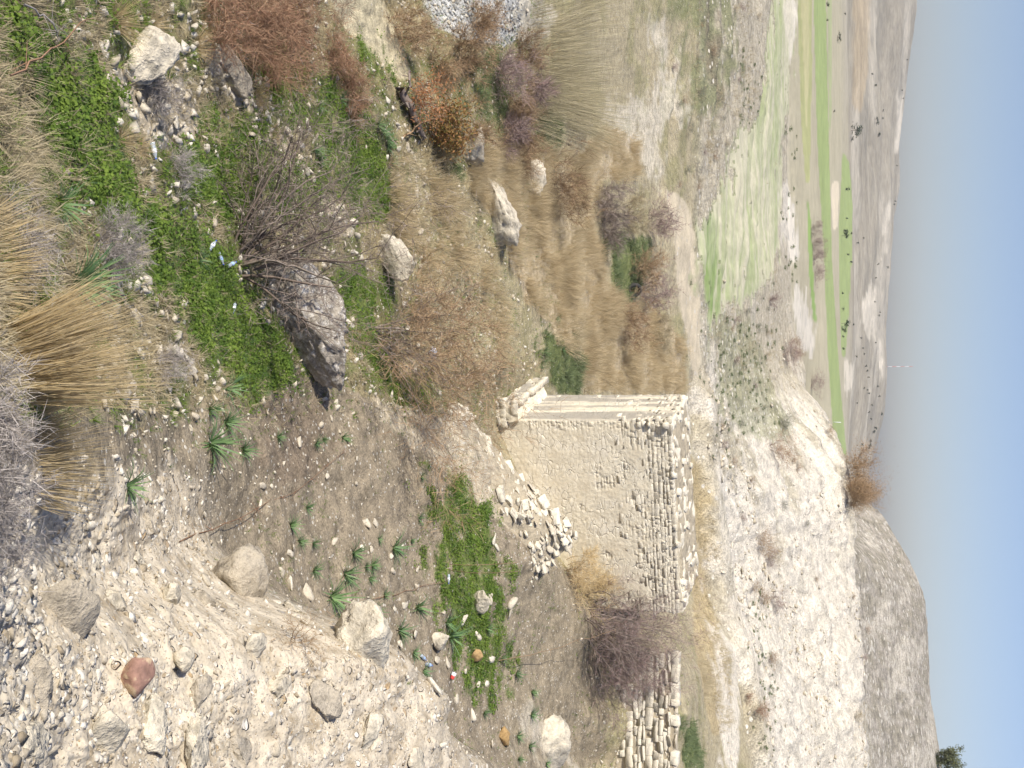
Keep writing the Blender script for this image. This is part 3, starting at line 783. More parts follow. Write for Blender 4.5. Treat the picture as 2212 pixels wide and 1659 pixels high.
def tubes(seg):
    """three-sided tapering sticks from rows (p0, p1, r0, r1, tint)"""
    p0 = np.array([s[0] for s in seg]); p1 = np.array([s[1] for s in seg]); r0 = np.array([s[2] for s in seg]); r1 = np.array([s[3] for s in seg]); ti = np.array([s[4] for s in seg])
    d = p1 - p0; d /= np.linalg.norm(d, axis=1, keepdims=True) + 1e-9
    a = np.cross(d, np.where(np.abs(d[:, 2:3]) > 0.9, [[1.0, 0, 0]], [[0, 0, 1.0]])); a /= np.linalg.norm(a, axis=1, keepdims=True) + 1e-9
    b = np.cross(d, a)
    V = []
    for q, r in ((p0, r0), (p1, r1)):
        for k in range(3):
            an = 2 * math.pi * k / 3
            V.append(q + (a * math.cos(an) + b * math.sin(an)) * r[:, None])
    V = np.stack(V, 1)
    base = np.array([[0, 1, 4, 3], [1, 2, 5, 4], [2, 0, 3, 5]])
    Fq = (base[None] + (np.arange(len(seg)) * 6)[:, None, None]).reshape(-1, 4)
    return V.reshape(-1, 3), Fq, np.repeat(ti, 6)

def grow(seed, stems, height, spread, levels=3, kids=4, r0=0.02, wob=0.35, lean=(0, 0, 0), up=0.25, ratio=0.6, steps=4, base_r=0.05, thin=0.62):
    """branching sticks: returns segments and the ends of the last twigs"""
    g = np.random.default_rng(seed); seg = []; ends = []
    def branch(p, d, length, r, lev):
        tint = g.random(); n = steps if lev > 0 else max(2, steps - 1)
        pts = [p]; q = p; dd = d.copy()
        for k in range(n):
            dd = dd + g.normal(size=3) * wob / n * 1.6 + np.array([0, 0, up]) / n
            dd /= np.linalg.norm(dd)
            q2 = q + dd * length / n
            ra = r * (1 - 0.6 * k / n); rb = r * (1 - 0.6 * (k + 1) / n)
            seg.append((q, q2, ra, rb, tint)); q = q2; pts.append((q2, dd.copy(), rb))
        if lev == 0:
            ends.append((q, dd)); return
        for _ in range(kids):
            k = int(g.integers(1, n + 1)); pp, pd, pr = pts[k]
            nd = pd + g.normal(size=3) * 0.75; nd /= np.linalg.norm(nd)
            branch(pp, nd, length * ratio * g.uniform(0.6, 1.15), pr * thin, lev - 1)
    for s in range(stems):
        an = g.uniform(0, 2 * math.pi); k = math.sqrt(g.random()) * spread
        d = np.array([math.cos(an) * k, math.sin(an) * k, 1.0]) + np.array(lean); d /= np.linalg.norm(d)
        o = np.array([math.cos(an), math.sin(an), 0]) * base_r * g.random()
        branch(o, d, height * g.uniform(0.45, 0.75), r0 * g.uniform(0.6, 1), levels)
    return seg, ends

def leaf_quads(ends, per, rad, size, g, asp=0.45):
    c = np.repeat(np.array([e[0] for e in ends]), per, 0)
    c = c + g.normal(size=c.shape) * rad
    n = len(c)
    a = g.normal(size=(n, 3)); a /= np.linalg.norm(a, axis=1, keepdims=True)
    b = np.cross(a, g.normal(size=(n, 3))); b /= np.linalg.norm(b, axis=1, keepdims=True)
    s = (size * g.uniform(0.6, 1.3, n))[:, None]
    V = np.stack([c - a * s, c + b * s * asp, c + a * s, c - b * s * asp], 1)
    return V.reshape(-1, 3), np.arange(4 * n).reshape(n, 4), np.repeat(g.random(n), 4)

def tinted(name, vft, mat, smooth=False):
    me = mesh_from(name, vft[0], vft[1], smooth); float_attr(me, 'tint', vft[2]); me.materials.append(mat)
    return me

def ground_quat(x, y, e=0.25):
    """rotation that lays a thing flat on the ground at a point"""
    h = gz(np.array([x - e, x + e, x, x]), np.array([y, y, y - e, y + e]))
    return Vector((-(h[1] - h[0]) / (2 * e), -(h[3] - h[2]) / (2 * e), 1.0)).normalized().to_track_quat('Z', 'Y')

def dcam(p): return p[1] * cp - p[2] * sp
def m_per_px(p): return dcam(p) / F          # metres per picture unit at a point

def at(X, Y, y):
    a, b = ray(X, Y); return np.array([float(a) * y, y, float(b) * y])
# ------------------------------------------------------------------ ruined tower
def stone_face(parent, o, u, n, W, H, ch, cw, keep, part='stone', proud=(0.0, 0.05), depth=0.22, seed=0, budget=300, jit=0.03, rocks=0.0):
    """courses of single stones on a wall face: o corner, u along, n outward (parent space); keep(s, t) says whether a stone shows there"""
    g = np.random.default_rng(seed)
    u = np.array(u, float); n = np.array(n, float); rz = math.atan2(u[1], u[0])
    t = 0.0; made = []
    while t < H:
        h = g.uniform(*ch); s = -g.uniform(0, 0.2)
        while s < W:
            w = g.uniform(*cw) * (1.0 if g.random() > 0.25 else 0.55)
            sc, tc = s + w / 2, t + h / 2
            pr = keep(sc, tc, g)
            if pr > 0 and -0.05 < sc < W + 0.05:
                made.append((sc, tc, w, h, g.uniform(*proud)))
            s += w
        t += h
    if len(made) > budget:
        idx = sorted(g.choice(len(made), budget, replace=False)); made = [made[i] for i in idx]
    for sc, tc, w, h, p in made:
        c = np.array(o) + u * sc + n * (p - depth / 2) + np.array([0, 0, tc])
        if g.random() < rocks:
            put(part, ROCK_ME[int(g.integers(0, len(ROCK_ME)))], None, c, (1.57 + g.normal() * jit, 0, rz + g.normal() * jit), (w * 0.6, h * 0.7, depth * 0.95), parent)
        else:
            put(part, BLOCK_ME[int(g.integers(0, len(BLOCK_ME)))], None, c, (g.normal() * jit, g.normal() * jit * 1.5, rz + g.normal() * jit), (w * 0.985, depth, h * 0.97), parent)

def slab_box(name, x0, x1, y0, y1, z0, z1, res, amp, seed, mat, parent, top=None, ns=0.6):
    """a box of rough masonry with its faces displaced"""
    V, Q = [], []
    def face(o, du, dv, nu, nv):
        b = len(V); off = sum(len(a) for a in V)
        s, t = np.meshgrid(np.linspace(0, 1, nu + 1), np.linspace(0, 1, nv + 1))
        V.append((np.array(o) + s[..., None] * np.array(du) + t[..., None] * np.array(dv)).reshape(-1, 3))
        i = np.arange((nu + 1) * (nv + 1)).reshape(nv + 1, nu + 1)
        Q.append(np.stack([i[:-1, :-1], i[:-1, 1:], i[1:, 1:], i[1:, :-1]], -1).reshape(-1, 4) + off)
    X_, Y_, Z_ = x1 - x0, y1 - y0, z1 - z0
    nx, ny, nz = max(2, int(X_ / res)), max(2, int(Y_ / res)), max(2, int(Z_ / res))
    face((x0, y0, z0), (X_, 0, 0), (0, 0, Z_), nx, nz); face((x0, y1, z0), (0, -Y_, 0), (0, 0, Z_), ny, nz)
    face((x1, y0, z0), (0, Y_, 0), (0, 0, Z_), ny, nz); face((x1, y1, z0), (-X_, 0, 0), (0, 0, Z_), nx, nz)
    face((x0, y0, z1), (X_, 0, 0), (0, Y_, 0), nx, ny)
    v = np.concatenate(V)
    c = np.array([(x0 + x1) / 2, (y0 + y1) / 2, (z0 + z1) / 2]); hw = np.array([X_, Y_, Z_]) / 2
    dn = (v - c) / hw; dn = np.sign(dn) * np.abs(dn) ** 8; dn /= np.linalg.norm(dn, axis=1, keepdims=True) + 1e-9
    v = v + dn * (amp * noise3(v, ns, 4, seed))[:, None]
    if top is not None:
        k = v[:, 2] > z1 - 0.05; v[k, 2] += top(v[k, 0], v[k, 1])
    return put(name, mesh_from(name, v, np.concatenate(Q), True), mat, parent=parent)

def plaster_mat():
    m, nt, b = new_mat('old_plaster')
    co = coords(nt)
    n = noise_fac(nt, 1.3, 6, 0.65, co); n2 = noise_fac(nt, 9.0, 4, 0.7, co)
    mp = N(nt, 'ShaderNodeMapping'); nt.links.new(co, mp.inputs['Vector']); mp.inputs['Scale'].default_value = (1.6, 1.6, 0.14)
    st = noise_fac(nt, 1.0, 4, 0.6, mp.outputs['Vector'])
    c = ramp(nt, n, [(0.3, (0.66, 0.58, 0.43)), (0.5, (0.73, 0.66, 0.51)), (0.7, (0.77, 0.71, 0.58))])
    c = mixc(nt, 1.0, c, ramp(nt, n2, [(0.3, (0.82,) * 3), (0.65, (1.06,) * 3)]), 'MULTIPLY')
    geo = N(nt, 'ShaderNodeNewGeometry')
    # grey weather stains only on the face that takes the rain (the left one)
    tx = nt.nodes.new('ShaderNodeTexCoord'); sepn = N(nt, 'ShaderNodeSeparateXYZ'); nt.links.new(tx.outputs['Normal'], sepn.inputs[0])
    lf = N(nt, 'ShaderNodeMath', operation='LESS_THAN'); nt.links.new(sepn.outputs['X'], lf.inputs[0]); lf.inputs[1].default_value = -0.6
    sm = ramp(nt, st, [(0.42, (0, 0, 0)), (0.52, (0.8,) * 3)])
    f = N(nt, 'ShaderNodeMath', operation='MULTIPLY'); nt.links.new(sm, f.inputs[0]); nt.links.new(lf.outputs[0], f.inputs[1])
    c = mixc(nt, f.outputs[0], c, (0.30, 0.275, 0.235))
    nt.links.new(c, b.inputs['Base Color'])
    vo = N(nt, 'ShaderNodeTexVoronoi', feature='DISTANCE_TO_EDGE'); vo.inputs['Scale'].default_value = 3.0
    mp2 = N(nt, 'ShaderNodeMapping'); nt.links.new(co, mp2.inputs['Vector']); mp2.inputs['Scale'].default_value = (0.8, 0.8, 1.7)
    nt.links.new(mp2.outputs['Vector'], vo.inputs['Vector'])
    cr = ramp(nt, vo.outputs['Distance'], [(0.0, (0, 0, 0)), (0.06, (1, 1, 1))])
    wear = ramp(nt, n, [(0.48, (0, 0, 0)), (0.6, (1, 1, 1))])
    cr2 = mixc(nt, wear, (1, 1, 1), cr)
    hsum = N(nt, 'ShaderNodeMath', operation='MULTIPLY_ADD'); nt.links.new(n2, hsum.inputs[0]); hsum.inputs[1].default_value = 0.6; nt.links.new(cr2, hsum.inputs[2])
    bump(nt, b, hsum.outputs[0], 0.7, 0.05)
    return m
M['plaster'] = plaster_mat()

T_ROT = math.radians(14.0)
corner = at(1445, 911, 37.0)
T_BASE = -13.6; TH = corner[2] - T_BASE; TW = 7.5; TD = 3.8
tower = empty('ruined_tower', (corner[0], corner[1], T_BASE), T_ROT,
              'square ruined tower of pale limestone with worn plaster on its front, in the middle ground', 'tower')
def masonry_relief(name, o, W, H, res, parent, mat, seed, expose):
    """a wall face of irregular courses: joints sunk where the plaster has gone (expose), stones uneven"""
    g = np.random.default_rng(seed)
    s_, t_ = np.meshgrid(np.arange(0, W + res, res), np.arange(0, H + res, res))
    sw = s_ + 0.030 * fbm(s_, t_, 0.16, 3, seed) + 0.05 * fbm(s_, t_, 1.1, 2, seed + 1)
    tw = t_ + 0.025 * fbm(s_, t_, 0.18, 3, seed + 2) + 0.09 * fbm(s_, t_, 1.6, 2, seed + 3)
    d = np.zeros_like(s_); off = np.zeros_like(s_); t = -0.2
    while t < H + 0.3:
        h = g.uniform(0.09, 0.2); row = (tw >= t) & (tw < t + h); s = -0.3
        dr = np.minimum(tw - t, t + h - tw)
        while s < W + 0.3:
            w = g.uniform(0.14, 0.5); k = row & (sw >= s) & (sw < s + w)
            d[k] = np.minimum(dr[k], np.minimum(sw[k] - s, s + w - sw[k])); off[k] = g.normal() * 0.010
            s += w
        t += h
    e = expose(s_, t_)
    out = (np.clip(d / 0.028, 0, 1) - 1) * 0.045 * e + off * e + 0.02 * fbm(s_, t_, 0.9, 4, seed + 5) + 0.010 * fbm(s_, t_, 0.12, 2, seed + 6)
    out = np.pad(out, 1, constant_values=-0.14); s_ = np.pad(s_, 1, mode='edge'); t_ = np.pad(t_, 1, mode='edge')   # edges turned back into the wall
    V = np.stack([s_, -out, t_], -1) + np.array(o)
    i = np.arange(s_.size).reshape(s_.shape)
    me = mesh_from(name, V.reshape(-1, 3), np.stack([i[:-1, :-1], i[:-1, 1:], i[1:, 1:], i[1:, :-1]], -1).reshape(-1, 4), True)
    return put(name, me, mat, parent=parent)
topf = lambda x, y: 0.10 * fbm(x, y, 1.1, 3, 71) + 0.22 * x / 8
slab_box('masonry_core', 0, TW, 0, TD, 0, TH, 0.09, 0.03, 70, M['plaster'], tower, topf)
def expose_front(s, t):
    q = t / TH
    return np.clip(sstep(0.05, 0.35, fbm(s, t * 1.3, 1.0, 3, 75) + 1.6 * (q - 0.72)) + 0.8 * sstep(0.55, 0.05, s) * (q > 0.2) + 0.10, 0, 1)
masonry_relief('plastered_front', (0, -0.045, 0), TW, TH - 0.05, 0.036, tower, M['plaster'], 171, expose_front)
def keep_front(s, t, g):
    q = t / TH
    return 1 if q > 0.88 else (g.random() < 0.6 if q > 0.8 else g.random() < 0.2 if q > 0.7 else 0)
stone_face(tower, (0, 0, 0), (1, 0, 0), (0, -1, 0), TW, TH - 0.02, (0.11, 0.2), (0.16, 0.5), keep_front, proud=(0.040, 0.052), seed=81, budget=290, jit=0.012)
def keep_left(s, t, g):
    q = t / TH
    return 1 if q > 0.86 else (g.random() < 0.25 if q > 0.7 or s < 0.3 else 0)
stone_face(tower, (0, TD, 0), (0, -1, 0), (-1, 0, 0), TD, TH - 0.02, (0.12, 0.22), (0.16, 0.45), keep_left, proud=(-0.02, 0.02), seed=82, budget=110)
# loose capping stones along the broken top
g = np.random.default_rng(83)
for k in range(110):
    s = g.uniform(0, TW); d = g.uniform(0, 0.7) if k % 3 == 0 else g.uniform(0, TD - 0.2)
    if k % 9 == 0: s, d = g.uniform(0, 0.4), g.uniform(0, TD)
    put('capping_stone', BLOCK_ME[k % len(BLOCK_ME)], None, (s, d + 0.1, TH + g.uniform(-0.05, 0.03) + 0.22 * s / 8), (g.normal() * 0.15, g.normal() * 0.15, g.uniform(0, 3)),
        (g.uniform(0.15, 0.5), g.uniform(0.15, 0.35), g.uniform(0.10, 0.24)), tower)
sx, sy = np.meshgrid(np.linspace(0.12, TW - 0.12, 60), np.linspace(0.12, TD - 0.12, 30))
ix = np.arange(sx.size).reshape(sx.shape)
put('earth_top', mesh_from('earth_top', np.stack([sx, sy, TH + 0.22 * sx / 8 + 0.05 + 0.09 * fbm(sx, sy, 0.7, 4, 77) - 0.12 * (np.minimum(np.minimum(sx, TW - sx), np.minimum(sy, TD - sy)) < 0.2)], -1).reshape(-1, 3),
    np.stack([ix[:-1, :-1], ix[:-1, 1:], ix[1:, 1:], ix[1:, :-1]], -1).reshape(-1, 4), True), stone_mat('tower_top_earth', (0.42, 0.36, 0.26), (0.42, 0.36, 0.26), 0.55, 3.0, bstr=1.0, bd=0.06), parent=tower)
# low plinth along the left face
slab_box('plinth', -0.78, 0.0, -0.22, TD - 0.3, 0, at(1120, 876, 36.8)[2] - T_BASE, 0.10, 0.12, 72, M['plaster'], tower, lambda x, y: 0.08 * fbm(x, y, 0.6, 3, 73) + 0.12 * x, 0.5)
PH = at(1120, 876, 36.8)[2] - T_BASE
stone_face(tower, (-0.78, TD - 0.3, 0), (0, -1, 0), (-1, 0, 0), TD - 0.3, PH - 0.1, (0.14, 0.26), (0.2, 0.5), lambda s, t, g: g.random() < 0.6, 'plinth_stone', (0.0, 0.07), seed=84, budget=90)
stone_face(tower, (-0.78, -0.22, 0), (1, 0, 0), (0, -1, 0), 0.8, PH - 0.1, (0.14, 0.26), (0.2, 0.4), lambda s, t, g: g.random() < 0.7, 'plinth_stone', (0.0, 0.07), seed=85, budget=40)

# ------------------------------------------------------------------ retaining wall at the right
w0 = at(1310, 1405, 39.9); w1 = at(1310, 1800, 39.5)
rot = math.atan2(w1[1] - w0[1], w1[0] - w0[0]); WL = float(np.hypot(*(w1 - w0)[:2]))
wtop = at(1458, 1560, 39.9)[2]; wb = w0[2] - 0.5; WH = wtop - wb
rwall = empty('retaining_wall', (w0[0], w0[1], wb), rot, 'pale dry stone retaining wall of large blocks at the right picture edge', 'wall'); rwall['kind'] = 'thing'
slab_box('core', 0, WL, 0.03, 1.3, 0, WH - 0.05, 0.15, 0.05, 90, M['mortar'], rwall, lambda x, y: 0.08 * fbm(x, y, 0.9, 3, 91))
stone_face(rwall, (0, 0, 0), (1, 0, 0), (0, -1, 0), WL, WH, (0.12, 0.34), (0.2, 0.8), lambda s, t, g: 1, proud=(0.03, 0.08), depth=0.35, seed=92, budget=300, jit=0.045, rocks=0.3)

# ------------------------------------------------------------------ collapsed rubble wall in front of the tower
crest = [at(985, 868, 29.3), at(1020, 905, 30.2), at(1075, 975, 30.6), at(1130, 1035, 31.0), at(1190, 1095, 31.4), at(1246, 1150, 32.0), at(1205, 1205, 31.6), at(1140, 1262, 31.0)]
foot = [at(968, 872, 28.0), at(985, 915, 27.6), at(1010, 990, 27.9), at(1040, 1050, 28.2), at(1075, 1110, 28.9), at(1085, 1165, 29.3), at(1090, 1215, 29.6), at(1110, 1270, 30.2)]
back = [np.array([c[0] + 0.1, c[1] + 1.9, c[2] - 2.2]) for c in crest]
rub = empty('rubble_wall', (foot[3][0], foot[3][1], foot[3][2] - 0.3), 0, 'collapsed dry stone rubble wall rising to a broken tip in front of the tower', 'wall'); rub['kind'] = 'thing'
ro = np.array(rub.location)
def strip(A_, B_, n, m, bulge, seed):
    t = np.linspace(0, len(A_) - 1, n); Ai = np.stack([np.interp(t, range(len(A_)), np.array(A_)[:, k]) for k in range(3)], 1); Bi = np.stack([np.interp(t, range(len(B_)), np.array(B_)[:, k]) for k in range(3)], 1)
    s = np.linspace(0, 1, m)[None, :, None]
    v = Ai[:, None] * (1 - s) + Bi[:, None] * s
    v[..., 2] += bulge * np.sin(np.pi * s[..., 0]) + 0.16 * fbm(v[..., 0], v[..., 1] + v[..., 2], 0.6, 3, seed)
    i = np.arange(n * m).reshape(n, m)
    return v, np.stack([i[:-1, :-1], i[1:, :-1], i[1:, 1:], i[:-1, 1:]], -1).reshape(-1, 4)
M['rubble_earth'] = stone_mat('rubble_earth', (0.42, 0.36, 0.26), (0.42, 0.36, 0.26), 0.55, 3.0, bstr=1.0, bd=0.08)
vf, qf = strip(foot, crest, 60, 18, 0.12, 95); vb, qb = strip(crest, back, 60, 10, 0.1, 95)
front_pts = vf
put('earth_fill', mesh_from('earth_fill', np.concatenate([vf.reshape(-1, 3), vb.reshape(-1, 3)]) - ro, np.concatenate([qf, qb + len(vf.reshape(-1, 3))]), True), M['rubble_earth'], parent=rub)
g = np.random.default_rng(96)
for k in range(295):
    upper = k < 170
    i = int(g.integers(2, 58)); j = int(np.clip(17 - abs(g.normal()) * 5.5, 1, 17)) if upper else int(g.integers(0, 18))
    if k < 130: i = int(g.integers(28, 58)); j = int(g.integers(3, 18))
    p = front_pts[i, j]
    w = g.uniform(0.13, 0.34) * (1.6 if g.random() < 0.12 else 1)
    put('stone', (ROCK_ME + BLOCK_ME)[int(g.integers(0, 30))], None, p - ro + (np.array([0, -0.03, 0.03]) if k < 130 else np.array([0, 0.03, -0.03])),
        (g.normal() * 0.35, -0.35 + g.normal() * 0.3, g.normal() * 0.5), np.array([w, w * 0.8, w * 0.42]) * (0.62 if k % 30 < 14 else 1.0), rub)

# ------------------------------------------------------------------ boulders
def boulder(name, X, Y, dims, rot, seed, mat, label, sub=4, cuts=16, sink=0.3, rough=0.17, y=None, depth=(0.6, 0.95), rs=0.5):
    v, f = rock_shape(seed, sub, cuts, depth, rough, np.array(dims) / 2, rs)
    p = hit(X, Y) if y is None else at(X, Y, y)
    z0 = float(gz(p[0], p[1]))
    me = mesh_from(name, v, f, False)
    o = put(name, me, mat, (p[0], p[1], z0 + dims[2] / 2 * (1 - 2 * sink)), rot, label=label, cat='boulder')
    return o
# the long dark boulder below the bare bush
v, f = rock_shape(611, 5, 14, (0.62, 0.92), 0.2, (1.75, 0.82, 0.78), 0.35)
v += 0.05 * np.stack([noise3(v, 0.16, 3, 33)] * 3, 1) * v / (np.linalg.norm(v, axis=1, keepdims=True) + 1e-6)
pb = at(655, 690, 18.6)
put('dark_boulder', mesh_from('dark_boulder', v, f, False), M['darkrock'], (pb[0], pb[1], float(gz(pb[0], pb[1])) + 0.42), (0.1, -0.26, math.radians(38)),
    label='long dark grey lichen covered boulder shaded by the bare bush', cat='boulder')
boulder('white_boulder', 300, 118, (1.25, 0.75, 0.8), (0.25, 0.15, -0.5), 621, M['whiterock'], 'cracked white angular boulder on the left bank near dry grass', depth=(0.5, 0.8), sub=4)
boulder('pale_boulder', 832, 556, (1.35, 0.8, 1.0), (0.1, -0.3, 0.4), 622, M['whiterock'], 'pale jagged rock behind the bare bush casting a dark shadow on grass', depth=(0.5, 0.85), sink=0.2)
boulder('slab_rock', 490, 160, (1.5, 0.5, 0.5), (0.1, 0.0, 1.0), 623, M['conglo'], 'long flat earthy slab running up the left bank')
boulder('mossy_rock', 1070, 465, (3.0, 1.4, 1.6), (0.1, -0.2, 0.5), 624, M['whiterock'], 'large pale rock standing at the near edge of the tan grass', sink=0.45, rough=0.3)
boulder('hump_rock', 1010, 320, (1.9, 1.1, 1.3), (0.1, 0.2, 0.9), 625, M['whiterock'], 'weathered hump of rock by the brown dry brush at left', sink=0.45, rough=0.3)
boulder('grass_rock', 1145, 390, (1.8, 1.0, 1.2), (0.0, 0.2, 0.2), 626, M['whiterock'], 'broken white rock showing between the tan grasses', sink=0.45, rough=0.3)
boulder('conglomerate_boulder', 485, 1243, (0.92, 0.78, 0.72), (0.2, 0.1, 0.4), 627, M['conglo'], 'rounded rough boulder perched on the edge of the stony spur', sub=4, rough=0.14, sink=0.15, depth=(0.75, 0.95))
boulder('edge_boulder', 775, 1395, (1.7, 1.1, 1.0), (0.2, 0.35, 0.5), 628, M['whiterock'], 'big cream coloured boulder at the far edge of the stony spur', sub=4, sink=0.48, depth=(0.6, 0.9))
boulder('round_boulder', 938, 1382, (0.62, 0.5, 0.5), (0.3, 0.1, 0.9), 629, M['whiterock'], 'rounded pale boulder in the gully next to grey green leaves', sink=0.2)
boulder('split_boulder', 1026, 1300, (0.75, 0.55, 0.6), (0.1, 0.3, 0.3), 630, M['whiterock'], 'squarish pale boulder on the green moss below the rubble tip', sink=0.2)
boulder('ochre_boulder', 1022, 1418, (0.5, 0.36, 0.4), (0.1, 0.2, 0.6), 631, M['ochre'], 'yellowish brown stone lying on the green moss', sub=3, sink=0.25)
boulder('outcrop_rock', 1185, 1610, (2.4, 1.6, 1.3), (0.1, 0.3, 0.5), 632, M['whiterock'], 'crumbling white rock outcrop at the right edge below the retaining wall', sub=4, sink=0.45, rough=0.16)
boulder('ochre_stone', 1085, 1590, (0.7, 0.5, 0.5), (0.2, 0.2, 0.6), 633, M['ochre'], 'rusty orange stone in the soil beyond the stony spur', sub=3, sink=0.4)
boulder('red_stone', 282, 1462, (0.44, 0.31, 0.26), (0.15, 0.35, 0.25), 634, M['red'], 'dark red and ochre stone embedded in the stony spur', sub=3, sink=0.25, rough=0.07, depth=(0.6, 0.85))
boulder('white_block', 380, 1423, (0.26, 0.22, 0.22), (0.2, 0.2, 0.4), 635, M['whiterock'], 'bright white knobbly block casting a dark shadow on the spur', sub=3, sink=0.1)
boulder('flat_rock', 130, 1330, (0.75, 0.55, 0.16), (0.5, 0.3, 0.2), 636, M['conglo'], 'broad smooth grey slab beside the thorn bush on the spur', sub=4, sink=0.3, rough=0.05)
boulder('broad_rock', 230, 1590, (0.6, 0.42, 0.2), (0.35, 0.3, 0.7), 637, M['whiterock'], 'large pale slab low on the stony spur right of the red stone', sub=4, sink=0.3, rough=0.06)
boulder('shell_rock', 365, 1290, (0.42, 0.25, 0.2), (0.2, 0.4, 0.7), 638, M['whiterock'], 'long cream rock with a hollow, half buried in the spur', sub=4, sink=0.3)
boulder('cream_rock', 545, 1400, (0.42, 0.3, 0.16), (0.3, 0.2, 0.5), 639, M['whiterock'], 'flat cream slab on the upper stony spur', sub=3, sink=0.3)

SLABS = [(90, 1480, 0.42, 'smooth buried slab at the bottom edge of the spur left of the red stone'), (60, 1600, 0.5, 'long bluish white slab in the bottom right corner of the spur'), (330, 1560, 0.5, 'blocky grey white rock face above the red stone'), (430, 1500, 0.42, 'crusted pale rock in the middle of the spur'), (420, 1600, 0.55, 'rough pale rock mass in the middle right of the spur'),
         (600, 1480, 0.5, 'crusted rock below the edge boulder on the spur'), (700, 1520, 0.55, 'broken pale rock ledge right of the edge boulder'), (800, 1580, 0.6, 'eroded pale ledge on the far right of the spur'), (300, 1210, 0.34, 'upright pale stone at the spur rim'), (325, 1140, 0.32, 'pointed cream stone at the left rim of the spur'), (250, 1300, 0.4, 'scabby lichen spotted rock above the broad grey slab'),
         (200, 1210, 0.42, 'ochre stained rock beside the thorn bush on the spur'), (440, 1300, 0.38, 'pale lump between the hollowed rock and the rounded boulder'), (640, 1320, 0.36, 'pale flat stone tilted at the spur rim'), (900, 1640, 0.5, 'pale ledge at the far tip of the spur'), (520, 1620, 0.45, 'weathered rock at the right edge midway up the spur')]
for k, (X, Y, d, lab) in enumerate(SLABS):
    p = hit(X, Y); v, f = rock_shape(840 + k, 4, 14, (0.4, 0.85), 0.22, (d * 0.62, d * 0.45, d * 0.28), 0.5)
    q = ground_quat(p[0], p[1], 0.4) @ Matrix.Rotation(k * 1.3, 3, 'Z').to_quaternion() @ Matrix.Rotation(0.2, 3, 'X').to_quaternion()
    put('embedded_rock', mesh_from('embedded_rock', v, f), M['whiterock'] if k % 3 else M['conglo'], (p[0], p[1], p[2] - 0.02), q.to_euler(), label=lab, cat='rock')

# ------------------------------------------------------------------ loose stones one by one
MARKS = [(300, 118, 'the cracked white boulder'), (490, 160, 'the long flat slab'), (325, 303, 'the clear bottle on the left bank'), (655, 690, 'the dark boulder'), (832, 556, 'the jagged pale rock'), (500, 1243, 'the rounded spur boulder'),
         (785, 1385, 'the cream edge boulder'), (938, 1382, 'the rounded gully boulder'), (1026, 1300, 'the squarish moss boulder'), (282, 1462, 'the red stone'), (380, 1423, 'the white knobbly block'), (130, 1330, 'the broad grey slab'), (230, 1590, 'the pale slab low on the spur'),
         (365, 1290, 'the hollowed cream rock'), (545, 1400, 'the flat cream slab'), (1185, 1610, 'the crumbling outcrop'), (540, 585, 'the grey bare bush'), (890, 212, 'the orange leaved shrub'), (225, 535, 'the thorny cushion bush'), (1085, 1590, 'the rusty stone'),
         (1022, 1418, 'the yellowish stone'), (455, 958, 'the largest asphodel on the slope'), (716, 1290, 'the big asphodel by the spur'), (640, 1388, 'the dry twigs on the spur'), (808, 717, 'the fan shaped bush'), (60, 1500, 'the bottom edge of the spur'), (600, 1600, 'the right picture edge'),
         (1000, 940, 'the rubble wall foot'), (700, 1030, 'the middle of the soil slope'), (600, 330, 'the pale band of rocks'), (900, 440, 'the stones behind the clover'), (1150, 1190, 'the rubble tip')]
def near_mark(X, Y):
    return min(MARKS, key=lambda m: (m[0] - X) ** 2 + (m[1] - Y) ** 2)[2]
def size_word(px): return 'small' if px < 20 else 'middling' if px < 29 else 'large'
ROCK_N = {}
def loose(X, Y, px, label, group, asp=1.0, mat=None, lift=0.0, flat=1.0):
    p = hit(X, Y); s = px * m_per_px(p) * 0.5
    me = ROCK_ME[int(rng.integers(0, len(ROCK_ME)))]
    q = ground_quat(p[0], p[1]) @ Matrix.Rotation(rng.uniform(0, 6.28), 3, 'Z').to_quaternion() @ Matrix.Rotation(rng.normal() * 0.22, 3, 'X').to_quaternion()
    o = put('rock', me, None, (p[0], p[1], p[2] + s * (0.12 + lift)), q.to_euler(), (s * asp, s, s), label=label, cat='rock', group=group)
    return o
